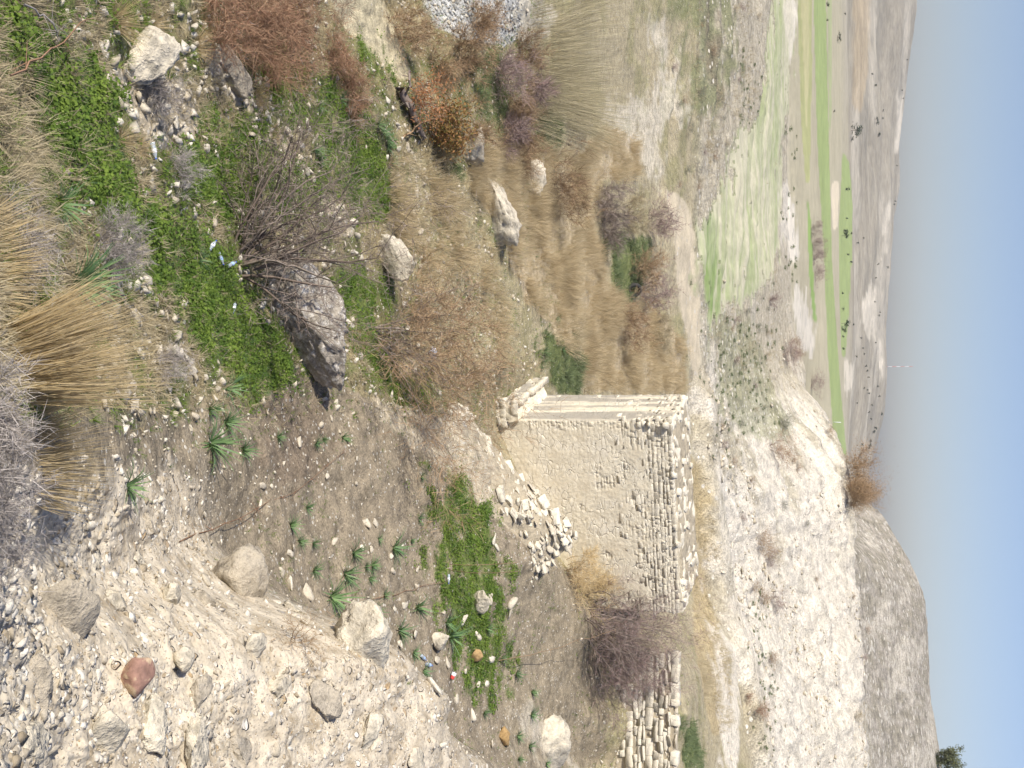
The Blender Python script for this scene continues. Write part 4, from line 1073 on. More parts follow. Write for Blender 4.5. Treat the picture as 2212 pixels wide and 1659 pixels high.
HAND = [  # picture position, size, whereabouts
    (168, 72, 34, 'L'), (346, 30, 30, 'L'), (501, 205, 26, 'L'), (378, 262, 40, 'L'), (395, 288, 44, 'L'), (348, 300, 22, 'L'), (332, 296, 22, 'L'), (403, 403, 30, 'L'), (538, 290, 34, 'L'), (555, 305, 26, 'L'),
    (325, 385, 24, 'L'), (555, 180, 30, 'L'), (548, 275, 28, 'L'), (600, 262, 26, 'L'), (590, 305, 24, 'L'), (610, 355, 26, 'L'), (597, 360, 18, 'L'), (625, 370, 20, 'L'), (645, 340, 36, 'L'), (660, 372, 28, 'L'),
    (675, 390, 30, 'L'), (595, 395, 22, 'L'), (760, 480, 40, 'L'), (768, 510, 34, 'L'), (740, 445, 26, 'L'), (835, 215, 22, 'L'), (790, 318, 20, 'L'), (858, 320, 22, 'L'), (880, 322, 22, 'L'), (855, 380, 30, 'L'),
    (895, 415, 26, 'L'), (920, 425, 22, 'L'), (890, 460, 26, 'L'), (905, 500, 24, 'L'), (740, 690, 26, 'B'), (752, 700, 30, 'B'), (842, 820, 26, 'B'), (845, 852, 28, 'B'), (862, 862, 26, 'B'), (895, 800, 30, 'B'),
    (902, 745, 22, 'B'), (318, 612, 22, 'S'), (346, 636, 16, 'S'), (376, 645, 14, 'S'), (358, 683, 26, 'S'), (357, 712, 24, 'S'), (400, 770, 26, 'S'), (415, 805, 40, 'S'), (442, 815, 28, 'S'), (432, 862, 22, 'S'),
    (418, 897, 36, 'S'), (410, 925, 22, 'S'), (478, 938, 28, 'S'), (210, 810, 26, 'S'), (208, 790, 30, 'S'), (345, 1077, 34, 'S'), (376, 985, 18, 'S'), (655, 843, 14, 'S'), (715, 903, 14, 'S'), (645, 953, 28, 'S'),
    (618, 978, 18, 'S'), (705, 1027, 20, 'S'), (770, 990, 16, 'S'), (768, 1045, 16, 'S'), (612, 1000, 16, 'S'), (565, 1050, 30, 'S'), (585, 1050, 18, 'S'), (592, 1020, 16, 'S'), (562, 1085, 24, 'S'), (440, 1110, 18, 'S'),
    (790, 1130, 34, 'S'), (808, 1128, 28, 'S'), (718, 1170, 26, 'S'), (632, 1185, 24, 'S'), (622, 1195, 28, 'S'), (608, 1235, 42, 'S'), (625, 1265, 36, 'S'), (660, 1285, 46, 'S'), (640, 1330, 36, 'S'), (655, 1345, 32, 'S'),
    (780, 1182, 22, 'S'), (800, 1185, 24, 'S'), (842, 1202, 24, 'S'), (848, 1232, 22, 'S'), (850, 1315, 20, 'S'), (870, 1305, 28, 'S'), (900, 1230, 20, 'S'), (898, 1270, 20, 'S'), (895, 1370, 30, 'G'), (862, 1390, 22, 'G'),
    (956, 1325, 30, 'G'), (1000, 1337, 34, 'G'), (1056, 1295, 26, 'G'), (1030, 1372, 32, 'G'), (1058, 1425, 34, 'G'), (1042, 1410, 22, 'G'), (940, 1425, 30, 'G'), (964, 1430, 26, 'G'), (940, 1488, 46, 'G'), (985, 1510, 34, 'G'),
    (1030, 1480, 28, 'G'), (1050, 1478, 24, 'G'), (1003, 1450, 22, 'G'), (1070, 1500, 18, 'G'), (1020, 1545, 34, 'G'), (1060, 1605, 26, 'G'), (1105, 1300, 40, 'G'), (1098, 1325, 30, 'G'), (1065, 1165, 26, 'G'), (1072, 1180, 20, 'G'),
    (1302, 1365, 20, 'R'), (1275, 1290, 20, 'R'), (1160, 1500, 16, 'R'), (1060, 1285, 16, 'R')]
WHERE = {'L': ('angular rock on the left bank', 'rocks on the left bank'),
         'B': ('pale rock on the green strip', 'rocks behind the dark boulder'),
         'S': ('cream stone on bare soil', 'stones on the soil slope'),
         'G': ('pale rock in the mossy gully', 'rocks in the mossy gully'),
         'R': ('white stone below the purple bush', 'stones below the purple bush')}
for X, Y, s, w in HAND:
    loose(X, Y, s * 1.1, '%s %s, near %s' % (size_word(s), WHERE[w][0], near_mark(X, Y)), WHERE[w][1], asp=random.uniform(1.0, 1.5))
g = np.random.default_rng(120)
BANDS = [[(440, 100), (500, 190), (560, 260), (640, 345), (700, 430), (765, 510)], [(235, 165), (300, 230), (350, 270), (420, 320)], [(860, 340), (930, 420), (1000, 520), (1060, 640), (1090, 760)], [(850, 400), (900, 500), (930, 600), (980, 700)], [(1110, 360), (1150, 400), (1160, 350)]]
for k in range(64):
    bl = BANDS[k % 5 if k % 5 < 4 else (0 if k < 32 else 4)]; t = g.uniform(0, len(bl) - 1.001); i = int(t)
    X = bl[i][0] + (bl[i + 1][0] - bl[i][0]) * (t - i) + g.normal() * 12; Y = bl[i][1] + (bl[i + 1][1] - bl[i][1]) * (t - i) + g.normal() * 12
    s = g.uniform(11, 24)
    loose(X, Y, s, '%s %s, near %s' % (size_word(s), WHERE['L'][0], near_mark(X, Y)), WHERE['L'][1], asp=g.uniform(1.0, 1.6))
for k in range(80):             # the biggest stones of the spur
    while True:
        X, Y = g.uniform(0, 1060), g.uniform(1080, 1659)
        p = hit(X, Y)
        if spurm[int(np.argmin(abs(ys - p[1]))), int(np.argmin(abs(cols - p[0] / p[1])))] > 0.6: break
    s = g.uniform(16, 30) * (1.8 if g.random() < 0.25 else 1)
    loose(X, Y, s, '%s pale stone set in the stony spur near %s' % (size_word(s), near_mark(X, Y)), 'stones of the foreground spur', g.uniform(1.0, 1.4), lift=-0.45 if k % 3 else -0.1)

for k in range(40):             # slabs lying on the white hillside
    X, Y = g.uniform(1560, 1840), g.uniform(1010, 1659)
    s = g.uniform(7, 17)
    loose(X, Y, s, '%s pale slab lying on the white chalk hillside' % ('broad' if s > 12 else 'small'), 'slabs on the chalk hillside', g.uniform(1.0, 1.7), lift=0.1)
# ------------------------------------------------------------------ small stones as ground litter
def ground_points(n, mask, g, lo=3.5, hi=80, power=1.0):
    """random points on the ground, as likely per picture area as the mask says"""
    out = []
    r0, r1 = np.searchsorted(ys, lo), np.searchsorted(ys, hi)
    w = (mask[r0:r1] * (np.abs(GA[r0:r1]) < 0.52)) ** power
    # weight by ground area so the density is even on the ground, tempered so that near stones stay small in number
    w = w * (GY[r0:r1] ** 0.6)
    w = w.ravel() / w.sum()
    i = g.choice(w.size, n, p=w); r, c = np.divmod(i, NC); r = r + r0
    c = np.clip(c, 1, NC - 2)
    x = (cols[c] + g.uniform(-0.5, 0.5, n) * (cols[c + 1] - cols[c])); y = ys[r] * np.exp(g.uniform(-0.5, 0.5, n) * 0.006)
    x = x * y
    return np.stack([x, y, gz(x, y)], 1)
PEB = [chip_shape(700 + k, 8 + k % 4) for k in range(14)]
def litter(name, n, mask, lo, hi, smin, smax, mat, label, cat, seed, lift=0.15, k_far=0.0):
    g = np.random.default_rng(seed)
    p = ground_points(n, mask, g, lo, hi)
    s = smin + (smax - smin) * g.random(n) ** 5.0
    s = s * (1 + k_far * p[:, 1])
    p[:, 2] += s * lift
    v, f, t = bake(PEB, p, s, g.normal(size=n) * 0.4, g.normal(size=n) * 0.4, g.uniform(0, 6.28, n), g)
    me = mesh_from(name, v, f); float_attr(me, 'tint', t); me.materials.append(mat)
    put(name, me, kind='stuff', label=label, cat=cat)
GREENM = np.clip(sum(P[k] for k in P if k.startswith('green')), 0, 1)
litter('spur_pebbles', 13000, spurm * np.clip(0.5 + 1.5 * fbm(GX, GY, 0.8, 3, 135), 0.06, 1), 3.5, 22, 0.006, 0.085, M['peb_tint'], 'pebbles and cobbles of the stony foreground spur', 'pebbles', 130, lift=-0.1)
litter('slope_gravel', 4200, np.clip(rightside - spurm - 0.9 * GREENM, 0, 1), 8, 42, 0.008, 0.06, M['lime_tint'], 'small pale stones strewn over the bare soil slope', 'gravel', 131)
litter('bank_gravel', 9500, np.clip((1 - rightside) * (0.1 + 1.6 * SPECK ** 2) - 0.8 * GREENM - P['sand'], 0, 1), 8, 40, 0.010, 0.15, M['lime_tint'], 'small pale stones between the grasses of the left bank', 'gravel', 132)
litter('heap_gravel', 3500, P['gravel'], 25, 45, 0.03, 0.13, stone_mat('grey_gravel', (0.52, 0.52, 0.50), (0.22, 0.22, 0.21), 0.8, 3.0, use_tint=True), 'grey gravel heap at the left picture edge', 'gravel', 133)
litter('chalk_rubble', 6000, chalk_m * sstep(0.0, 0.25, fbm(GX, GY * 0.6, 9, 3, 136)), 84, 186, 0.05, 0.5, M['lime_tint'], 'loose white rubble lying on the chalk hillside', 'rubble', 134)
# ------------------------------------------------------------------ clover and short grass (nobody could count it)
g = np.random.default_rng(140)
def clover_clump(seed, n=10, r=0.07, h=0.032, s=0.0145):
    q = np.random.default_rng(seed); c = q.normal(size=(n, 3)) * np.array([r, r, 0]) * 0.7; c[:, 2] = h * q.uniform(0.3, 1.0, n)
    a = q.normal(size=(n, 3)) * np.array([1, 1, 0.45]); a /= np.linalg.norm(a, axis=1, keepdims=True)
    b = np.cross(a, np.array([0, 0, 1.0]) + q.normal(size=(n, 3)) * 0.4); b /= np.linalg.norm(b, axis=1, keepdims=True)
    k = (s * q.uniform(0.7, 1.4, n))[:, None]
    return np.stack([c - a * k, c + b * k * 0.8, c + a * k, c - b * k * 0.8], 1).reshape(-1, 3), np.arange(4 * n).reshape(n, 4)
CL = [clover_clump(150 + k) for k in range(6)]
n = 19000
fray = np.clip(GREENM * 1.0 + 0.3 * blur(GREENM, 7) * (1 - rightside * 0.6), 0, 1) * np.clip(0.6 + 1.6 * fbm(GX, GY, 0.8, 3, 143), 0.04, 1)
p = ground_points(n, fray, g, 4, 34)
s = 0.5 + 0.95 * g.random(n) ** 1.5; s *= (1 + 0.016 * p[:, 1])
v, f, t = bake(CL, p, s, g.normal(size=n) * 0.15, g.normal(size=n) * 0.15, g.uniform(0, 6.28, n), g)
lump = fbm(v[:, 0], v[:, 1], 0.7, 3, 141)
put('clover_grass', tinted('clover_grass', (v, f, np.clip(t * 0.8 + 0.1 + lump * 0.8, 0, 1)), M['clover']), kind='stuff', label='low bright green clover carpet in strips on the slope', cat='clover')

def tuft_shape(seed, n, h, spread, width, droop, seg=1):
    q = np.random.default_rng(seed); an = q.uniform(0, 6.28, n); k = np.sqrt(q.random(n)) * spread
    d = np.stack([np.cos(an) * k, np.sin(an) * k, np.ones(n)], 1); d /= np.linalg.norm(d, axis=1, keepdims=True)
    root = np.stack([np.cos(an), np.sin(an), 0 * an], 1) * (0.06 * np.sqrt(q.random(n)))[:, None] * h
    return ribbons(root, d, h * q.uniform(0.55, 1.0, n), np.full(n, width), droop * q.uniform(0.5, 1.2, n), seg, q)
def turf(name, n, mask, lo, hi, shapes, smin, smax, mat, label, cat, seed, far=0.0, lean=0.25, clump=0.0):
    g = np.random.default_rng(seed)
    p = ground_points(n, mask, g, lo, hi)
    s = g.uniform(smin, smax, n) * (1 + far * p[:, 1])
    if clump:
        c = fbm(p[:, 0], p[:, 1], clump, 3, seed); s *= np.clip(0.8 + 1.2 * c, 0.25, 1.6)
    v, f, t = bake([(a[0], a[1]) for a in shapes], p, s, g.normal(size=n) * lean, g.normal(size=n) * lean, g.uniform(0, 6.28, n), g)
    put(name, tinted(name, (v, f, t), mat), kind='stuff', label=label, cat=cat)
SHORT = [tuft_shape(160 + k, 9, 0.16, 0.8, 0.006, 0.3) for k in range(5)]
LONG = [tuft_shape(170 + k, 12, 1.0, 0.5, 0.013, 0.2) for k in range(6)]
noG = np.clip(1 - GREENM * 0.8, 0, 1)
turf('dry_turf_grass', 7500, np.clip((1 - rightside) * noG - P['sand'] - P['bank_soil'] * 0.7 - P['bank2'] * 0.6, 0, 1) * sstep(-0.25, 0.2, nbig), 4, 36, SHORT, 0.8, 1.9, M['palegrass'], 'short dry grass of the left bank', 'grass', 181, 0.008, 0.5)
turf('green_turf_grass', 6000, np.clip((1 - rightside) - P['sand'], 0, 1) * sstep(-0.1, 0.25, -nbig), 5, 44, SHORT, 0.6, 1.2, M['clover'], 'thin green grass between the stones of the bank', 'grass', 182, 0.012, 0.5)
turf('sparse_green_grass', 1500, np.clip(rightside - spurm, 0, 1) * sstep(0.0, 0.3, nbig), 8, 42, SHORT, 0.4, 0.8, M['clover'], 'sparse thin green shoots on the soil slope', 'grass', 183, 0.01, 0.5)
turf('tan_field_grass', 8500, np.clip(P['tan'] + 0.25 * P['stony'], 0, 1) * np.clip(0.55 + 1.6 * fbm(GX, GY, 3.0, 3, 146), 0.05, 1), 24, 84, LONG, 0.6, 1.05, M['straw'], 'tall tan dry grass filling the hollow left of the tower', 'grass', 184, 0.002, 0.2, 2.4)
turf('pale_field_grass', 5000, np.clip(P['tan'] + 0.3 * P['stony'], 0, 1), 24, 84, LONG, 0.4, 0.8, M['palegrass'], 'paler dry grass mixed into the tan hollow', 'grass', 188, 0.002, 0.35, 2.5)
turf('roadside_grass', 1600, P['tan_right'], 60, 100, LONG, 0.5, 0.9, M['palegrass'], 'strip of dry grass at the foot of the white hillside', 'grass', 185, 0.0, 0.15, 3.0)
turf('scrub_grass', 2600, np.clip(m_mid - P['tan'] - chalk_m - plain - P['gravel'] - P['path'] - P['field'] - P['chalkleft'], 0, 1) * (GY < 100), 34, 100, LONG, 0.25, 0.55, M['palegrass'], 'low dry scrub grass of the valley floor', 'grass', 186, 0.0, 0.3, 3.0)

turf('weedy_grass', 2600, GREENM * np.clip(0.5 + 1.2 * fbm(GX, GY, 1.4, 3, 145), 0.05, 1), 4, 36, SHORT, 0.5, 1.1, M['asphodel'], 'taller green weeds standing in the clover', 'weeds', 190, 0.012, 0.5)
turf('clover_straw_grass', 1800, np.clip(blur(GREENM, 5) * 1.2, 0, 1), 4, 36, SHORT, 0.5, 1.0, M['palegrass'], 'dead straw poking through the clover', 'grass', 191, 0.012, 0.7)
turf('hollow_green_grass', 3000, np.clip(sum(P[k] for k in P if k.startswith('dull')), 0, 1), 28, 84, SHORT, 1.2, 2.4, M['lowshrub'], 'dull green grass in the hollows of the valley', 'grass', 187, 0.01, 0.4, 2.0)
turf('hillside_grass', 4500, np.clip(sstep(72, 84, GY) * (1 - chalk_m * 0.85) - P['path'] - P['field'], 0, 1) * (1 - sstep(150, 185, GY)) * sstep(-0.1, 0.3, fbm(GX, GY * 0.5, 9, 3, 189)), 70, 186, LONG, 0.35, 0.8, M['palegrass'], 'dry grass and low scrub of the slopes beyond the path', 'grass', 189, 0.0, 0.5, 6.0)
# ------------------------------------------------------------------ single grass tufts
def tuft(name, X, Y, h, n, spread, lean, mat, label, width=0.006, droop=0.25, radius=0.25, seg=4, seed=0, group=None, cat='grass tuft', y=None):
    q = np.random.default_rng(seed + 900)
    p = hit(X, Y) if y is None else np.array(at(X, Y, y))
    if y is not None: p[2] = float(gz(p[0], p[1]))
    an = q.uniform(0, 6.28, n); k = np.sqrt(q.random(n))
    d = np.stack([np.cos(an) * k * spread, np.sin(an) * k * spread, np.ones(n)], 1) + np.array(lean) + q.normal(size=(n, 3)) * 0.07
    d /= np.linalg.norm(d, axis=1, keepdims=True)
    root = np.stack([np.cos(an) * k, np.sin(an) * k, 0 * an], 1) * radius; root[:, 2] -= 0.05
    root[:, 2] += gz(root[:, 0] + p[0], root[:, 1] + p[1]) - p[2]
    r = ribbons(root, d, h * q.uniform(0.45, 1.0, n), np.full(n, width), droop * q.uniform(0.3, 1.4, n), seg, q)
    return put(name, tinted(name, r, mat), loc=p, label=label, cat=cat, group=group)
tuft('grass_tuft', 30, 790, 1.15, 800, 0.22, (-0.22, 0.35, 0), M['drygrass'], 'tallest golden dry grass tuft leaning left behind the thorn bush', 0.007, 0.15, 0.26, seed=1)
tuft('grass_tuft', 95, 715, 0.8, 320, 0.25, (-0.25, 0.3, 0), M['drygrass'], 'golden dry grass tuft beside the tallest one, on its left', 0.007, 0.15, 0.2, seed=2)
tuft('grass_tuft', 95, 985, 0.6, 520, 0.4, (-0.1, 0.45, 0), M['drygrass'], 'golden dry grass tuft at the foot of the stony spur', 0.006, 0.2, 0.36, seed=3)
tuft('grass_tuft', -10, 575, 0.5, 400, 0.4, (-0.15, 0.5, 0), M['drygrass'], 'pale golden grass tuft at the bottom edge left of the tall tufts', 0.006, 0.25, 0.35, seed=4)
for k, (X, Y, h) in enumerate([(20, 260, 0.6), (40, 360, 0.7), (60, 430, 0.6), (15, 450, 0.6), (90, 300, 0.5), (120, 450, 0.45), (45, 160, 0.55), (110, 60, 0.5), (140, 120, 0.45), (60, 20, 0.5), (150, 30, 0.5)]):
    tuft('dry_grass_mat', X, Y, h * 0.75, 300, 1.7, (0.2, 0.3, 0), M['palegrass'], 'matted pale dry grass in the lower left corner, %s' % ('at the bottom edge', 'by the long twig', 'next to the clover strip', 'left of the bottom golden tuft', 'midway to the clover strip', 'close to the thorny cushion bush', 'under the long brown twig', 'in the very corner', 'below the white boulder', 'by the pale twig', 'left of the white boulder')[k], 0.005, 0.5, 0.35, seed=10 + k, group='matted grasses at lower left')
for k, (X, Y, h, lab) in enumerate([(556, 212, 0.5, 'small fan shaped tan tuft throwing a dark shadow on the left bank'), (255, 45, 0.6, 'orange tan grass tuft above the white boulder'),
                                    (330, 55, 0.55, 'tan grass tuft right of the white boulder top'), (260, 305, 0.4, 'low tan tuft beside the plastic bottle'), (300, 320, 0.35, 'low tan tuft at the edge of the clover strip'),
                                    (425, 100, 0.5, 'tan grass tuft by the long flat slab'), (590, 290, 0.35, 'small yellow tuft among pale rocks on the bank'), (440, 60, 0.5, 'tan tuft between slab and red brambles')]):
    tuft('tan_grass_tuft', X, Y, h, 260, 0.8, (-0.1, 0.2, 0), M['drygrass'], lab, 0.005, 0.3, 0.10, seed=30 + k, group='tan tufts on the left bank')

# ------------------------------------------------------------------ asphodel rosettes
def rosette(seed, n=38, h=0.42):
    q = np.random.default_rng(seed); an = q.uniform(0, 6.28, n); k = 0.35 + 0.9 * q.random(n)
    d = np.stack([np.cos(an) * k, np.sin(an) * k, np.ones(n)], 1); d /= np.linalg.norm(d, axis=1, keepdims=True)
    root = np.stack([np.cos(an), np.sin(an), 0 * an], 1) * 0.02
    flat = np.stack([-np.sin(an), np.cos(an), 0 * an], 1)
    flat = np.cross(d, flat)
    return ribbons(root, d, h * q.uniform(0.6, 1.1, n), np.full(n, 0.022), 0.35 * q.uniform(0.4, 1.5, n), 4, q, flat=flat)
ROS = [tinted('asphodel', rosette(200 + k), M['asphodel']) for k in range(6)]
ASPH = [(490, 838, 1.1), (452, 885, 0.8), (487, 912, 1.0), (455, 958, 1.35), (525, 972, 0.9), (600, 945, 0.6), (683, 958, 0.6), (740, 945, 0.75), (628, 1135, 0.85), (662, 1097, 0.7), (647, 1170, 0.75), (676, 1175, 0.6),
        (678, 1232, 0.8), (763, 1195, 1.15), (745, 1240, 1.3), (716, 1290, 1.7), (790, 1225, 0.7), (804, 1222, 0.9), (850, 1183, 1.35), (818, 1165, 0.6), (888, 1167, 0.5), (798, 1250, 0.6), (798, 1320, 1.2), (900, 1312, 1.45),
        (862, 1362, 1.3), (830, 1285, 0.7), (893, 1410, 0.8), (972, 1375, 1.6), (965, 1345, 1.2), (1052, 1358, 0.9), (1115, 1455, 1.0), (1148, 1495, 1.0), (1147, 1545, 1.2), (1118, 1590, 0.9), (1143, 1612, 0.9), (1120, 1640, 0.9),
        (1180, 1650, 0.9), (1045, 1540, 0.9), (1085, 1420, 0.7), (910, 1030, 0.7), (905, 1122, 0.7), (698, 950, 0.5), (915, 1450, 0.9), (275, 1050, 0.8), (160, 615, 1.3), (175, 600, 1.2), (130, 440, 0.9), (430, 560, 0.7),
        (690, 230, 0.7), (735, 212, 0.9), (745, 225, 0.9), (770, 262, 0.8), (680, 320, 0.9), (690, 345, 0.8), (848, 350, 0.9), (815, 270, 1.1), (825, 285, 1.2), (835, 300, 1.2), (838, 318, 1.1), (1175, 760, 1.0), (1200, 690, 1.0), (1215, 755, 1.0)]
LAB = {0: 'asphodel rosette on bare soil', 1: 'asphodel rosette in the gully', 2: 'asphodel rosette on the left bank'}
for k, (X, Y, s) in enumerate(ASPH):
    p = hit(X, Y); w = 2 if Y < 640 else (1 if (Y > 1150 and X > 780) or Y > 1300 else 0)
    if X > 1150 and Y < 800: w = 3
    lab = '%s %s, near %s' % ('big' if s > 1.1 else 'small' if s < 0.75 else 'middling', LAB.get(w, 'asphodel rosette beside the tower'), near_mark(X, Y))
    put('asphodel_plant', ROS[k % 6], None, (p[0], p[1], p[2] - 0.01), (0, 0, rng.uniform(0, 6.28)), (s * rng.uniform(0.95, 1.25), s * rng.uniform(0.95, 1.25), s * rng.uniform(0.85, 1.25)), label=lab, cat='plant', group=('rosettes on the soil slope', 'rosettes in the gully', 'rosettes on the left bank', 'rosettes by the tower')[w])

# ------------------------------------------------------------------ bare bushes and shrubs (branches > twigs)
BUSH_ME = {}
def bush(name, X, Y, h, seed, stems, spread, levels, kids, r0, mat, label, lean=(0, 0, 0), twigs=0, tw_len=0.3, tw_mat=None, tw_w=0.004, leaves=None, base_r=0.1, wob=0.35, up=0.2, ratio=0.6, y=None, cat='bush', steps=4, rad=None, group=None, sc=(1, 1, 1), tdroop=0.1, share=None):
    p = hit(X, Y) if y is None else np.array(at(X, Y, y))
    if y is not None: p[2] = float(gz(p[0], p[1]))
    q = np.random.default_rng(seed)
    if share is not None and share in BUSH_ME:
        e = empty(name, (p[0], p[1], p[2] - 0.04), q.uniform(0, 6.28), label, cat, group); e.scale = sc
        for pn, me in BUSH_ME[share]: put(pn, me, parent=e, kind='stuff' if pn != 'branches' else None)
        return e
    seg, ends = grow(seed, stems, h, spread, levels, kids, r0, wob, lean, up, ratio, steps, base_r)
    e = empty(name, (p[0], p[1], p[2] - 0.04), 0, label, cat, group)
    e.scale = sc
    put('branches', tinted('branches', tubes(seg), mat), parent=e)
    if twigs:
        src = np.array([s[1] for s in seg[len(seg) // 6:]]); dirs = np.array([s[1] - s[0] for s in seg[len(seg) // 6:]])
        i = q.integers(0, len(src), twigs)
        d = dirs[i] / (np.linalg.norm(dirs[i], axis=1, keepdims=True) + 1e-9) + q.normal(size=(twigs, 3)) * 0.7 + np.array([0, 0, 0.25]); d /= np.linalg.norm(d, axis=1, keepdims=True)
        put('twigs', tinted('twigs', ribbons(src[i], d, tw_len * q.uniform(0.4, 1.2, twigs), np.full(twigs, tw_w), tdroop * q.uniform(-0.5, 1, twigs), 2, q), tw_mat or mat), parent=e, kind='stuff')
    if leaves:
        per, rad, size, lm, asp = leaves
        put('leaves', tinted('leaves', leaf_quads(ends, per, rad, size, q, asp), lm), parent=e, kind='stuff')
    if share is not None: BUSH_ME[share] = [(ch.name.split('.')[0], ch.data) for ch in e.children]
    return e
# grey bare bush arching over the dark boulder
bush('bare_bush', 525, 572, 3.6, 309, 18, 1.1, 3, 5, 0.042, M['bark'], 'grey leafless bush arching over the dark boulder', (-0.4, 0.3, 0), 4200, 0.24, M['bark'], 0.009, base_r=0.4, wob=0.5, up=0.1, ratio=0.58, steps=5)
bush('bare_bush', 808, 717, 4.4, 302, 15, 1.15, 3, 5, 0.024, M['bark'], 'brown leafless fan shaped bush in front of the tower plinth', (0.25, 0.25, 0), 9000, 0.45, M['browntwig'], 0.010, base_r=0.12, wob=0.35, up=0.25, ratio=0.6)
bush('purple_bush', 1272, 1318, 4.5, 303, 26, 1.2, 3, 5, 0.04, M['bark'], 'big purple grey leafless bush against the stone walls', (0.05, -0.1, 0), 8000, 0.40, M['purpletwig'], 0.009, base_r=1.2, wob=0.4, up=0.25)
bush('purple_bush', 1298, 1410, 2.6, 304, 12, 1.0, 3, 4, 0.03, M['bark'], 'smaller dark twiggy bush hugging the retaining wall left end', (0.2, -0.1, 0), 4000, 0.4, M['purpletwig'], 0.010, base_r=0.6)
bush('tan_shrub', 1222, 1235, 1.7, 305, 12, 0.9, 2, 5, 0.015, M['browntwig'], 'tan dried shrub below the tower right of the rubble tip', (0, 0, 0), 3500, 0.35, M['drygrass'], 0.009, base_r=0.5)
bush('tan_shrub', 1262, 1285, 1.3, 306, 9, 0.9, 2, 5, 0.015, M['browntwig'], 'low orange tan shrub at the foot of the purple bush', (0, 0, 0), 2400, 0.3, M['drygrass'], 0.009, base_r=0.4)
bush('grey_shrub', 1290, 1262, 1.5, 307, 8, 0.6, 2, 4, 0.012, M['bark'], 'grey green shrub between tan shrub and purple bush', leaves=(14, 0.12, 0.03, M['greyfoliage'], 0.4), base_r=0.3)
# thorn bushes in the foreground
bush('thorn_bush', 225, 535, 0.62, 311, 26, 0.9, 2, 6, 0.007, M['thorn'], 'small pale grey thorny cushion bush beside the clover strip', (0.0, 0.2, 0), 3600, 0.10, M['thorn'], 0.004, base_r=0.14, wob=0.6)
for k, (X, Y, h, lab) in enumerate([(-120, 890, 0.36, 'white grey thorn bush at the bottom edge below the golden tufts'), (-105, 990, 0.32, 'white grey thorn bush in front of the right golden tuft'), (-95, 1090, 0.30, 'tangled grey thorn bush on the lower edge of the spur'),
                                    (-90, 1190, 0.30, 'dark tangled thorn bush at the bottom edge on the spur')]):
    bush('thorn_bush', X, Y, h, 320 + k, 26, 1.1, 2, 7, 0.006, M['thorn'], lab, (0.0, 0.25, 0), 2400, 0.09, M['thorn'], 0.003, base_r=0.25, wob=0.8, up=0.05)
for k, (X, Y, h, lab) in enumerate([(330, 200, 0.5, 'dry grey cushion shrub below the white boulder'), (375, 365, 0.4, 'dry grey twiggy shrub right of the clover strip'), (345, 790, 0.45, 'grey brown dry shrub among stones right of the golden tufts'), (20, 500, 0.5, 'grey twiggy shrub at the bottom edge left of centre')]):
    bush('dry_shrub', X, Y, h, 330 + k, 18, 1.0, 2, 5, 0.005, M['thorn'], lab, (0, 0.1, 0), 1400, 0.14, M['thorn'], 0.004, base_r=0.2, wob=0.5)
bush('dry_brush', 640, 1388, 0.6, 338, 12, 1.4, 2, 4, 0.006, M['browntwig'], 'dry brown twigs lying on the spur by the edge boulder', (-0.2, 0.3, 0), 350, 0.15, M['browntwig'], 0.004, base_r=0.1, wob=0.7, up=-0.2)
# left side: brambles, red leaves, dead bush, thickets
for k, (X, Y, h, lab) in enumerate([(455, 20, 1.3, 'red brown bramble mass in the upper left beside tan grass'), (520, 30, 1.3, 'dense red brown bramble at the left picture edge'), (590, 15, 1.2, 'brown bramble above the flat slab at the left edge'), (640, 60, 0.9, 'loose red brown bramble over grass'),
                                    (560, 90, 0.8, 'low brown bramble behind the tan fan tuft')]):
    bush('bramble', X, Y, h, 340 + k, 16, 1.3, 2, 6, 0.008, M['redtwig'], lab, (0.1, 0, 0), 2600, 0.35, M['redtwig'], 0.007, base_r=0.5, wob=0.9, up=-0.1, share=('bramble', k % 2))
for k, (X, Y) in enumerate([(712, 95), (722, 130), (735, 165), (748, 200), (760, 235)]):
    bush('red_bramble', X, Y, 0.75, 350 + k, 12, 1.0, 2, 5, 0.006, M['redtwig'], 'dark red bramble, %s of five in the strip below the sandy slope' % ('leftmost', 'second', 'third', 'fourth', 'rightmost')[k], (0.1, 0, 0), 1500, 0.25, M['redtwig'], 0.006, base_r=0.35, wob=0.9, up=-0.1, group='red brambles in a strip', share=('redb', k % 2))
bush('red_leaf_shrub', 885, 200, 1.2, 361, 8, 0.7, 2, 5, 0.015, M['bark'], 'shrub with orange red leaves on the left, above the fallen trunk', (0.15, 0.1, 0), 300, 0.3, M['bark'], 0.006, (7, 0.14, 0.042, M['redleaf'], 0.45), base_r=0.4)
bush('yellow_green_shrub', 925, 270, 1.7, 362, 7, 0.8, 2, 5, 0.012, M['bark'], 'olive and reddish leaved shrub right of the orange one', (0.2, 0.2, 0), 300, 0.3, M['bark'], 0.006, (16, 0.16, 0.05, plant_mat('olive_red_leaf', (0.18, 0.17, 0.05), (0.40, 0.2, 0.09), 0.3), 0.5), base_r=0.3)
bush('dead_bush', 850, 62, 1.4, 363, 14, 0.8, 2, 5, 0.012, M['browntwig'], 'dark brown dead bush beside the sandy slope', (0, 0.1, 0), 2600, 0.35, M['browntwig'], 0.008, base_r=0.4)
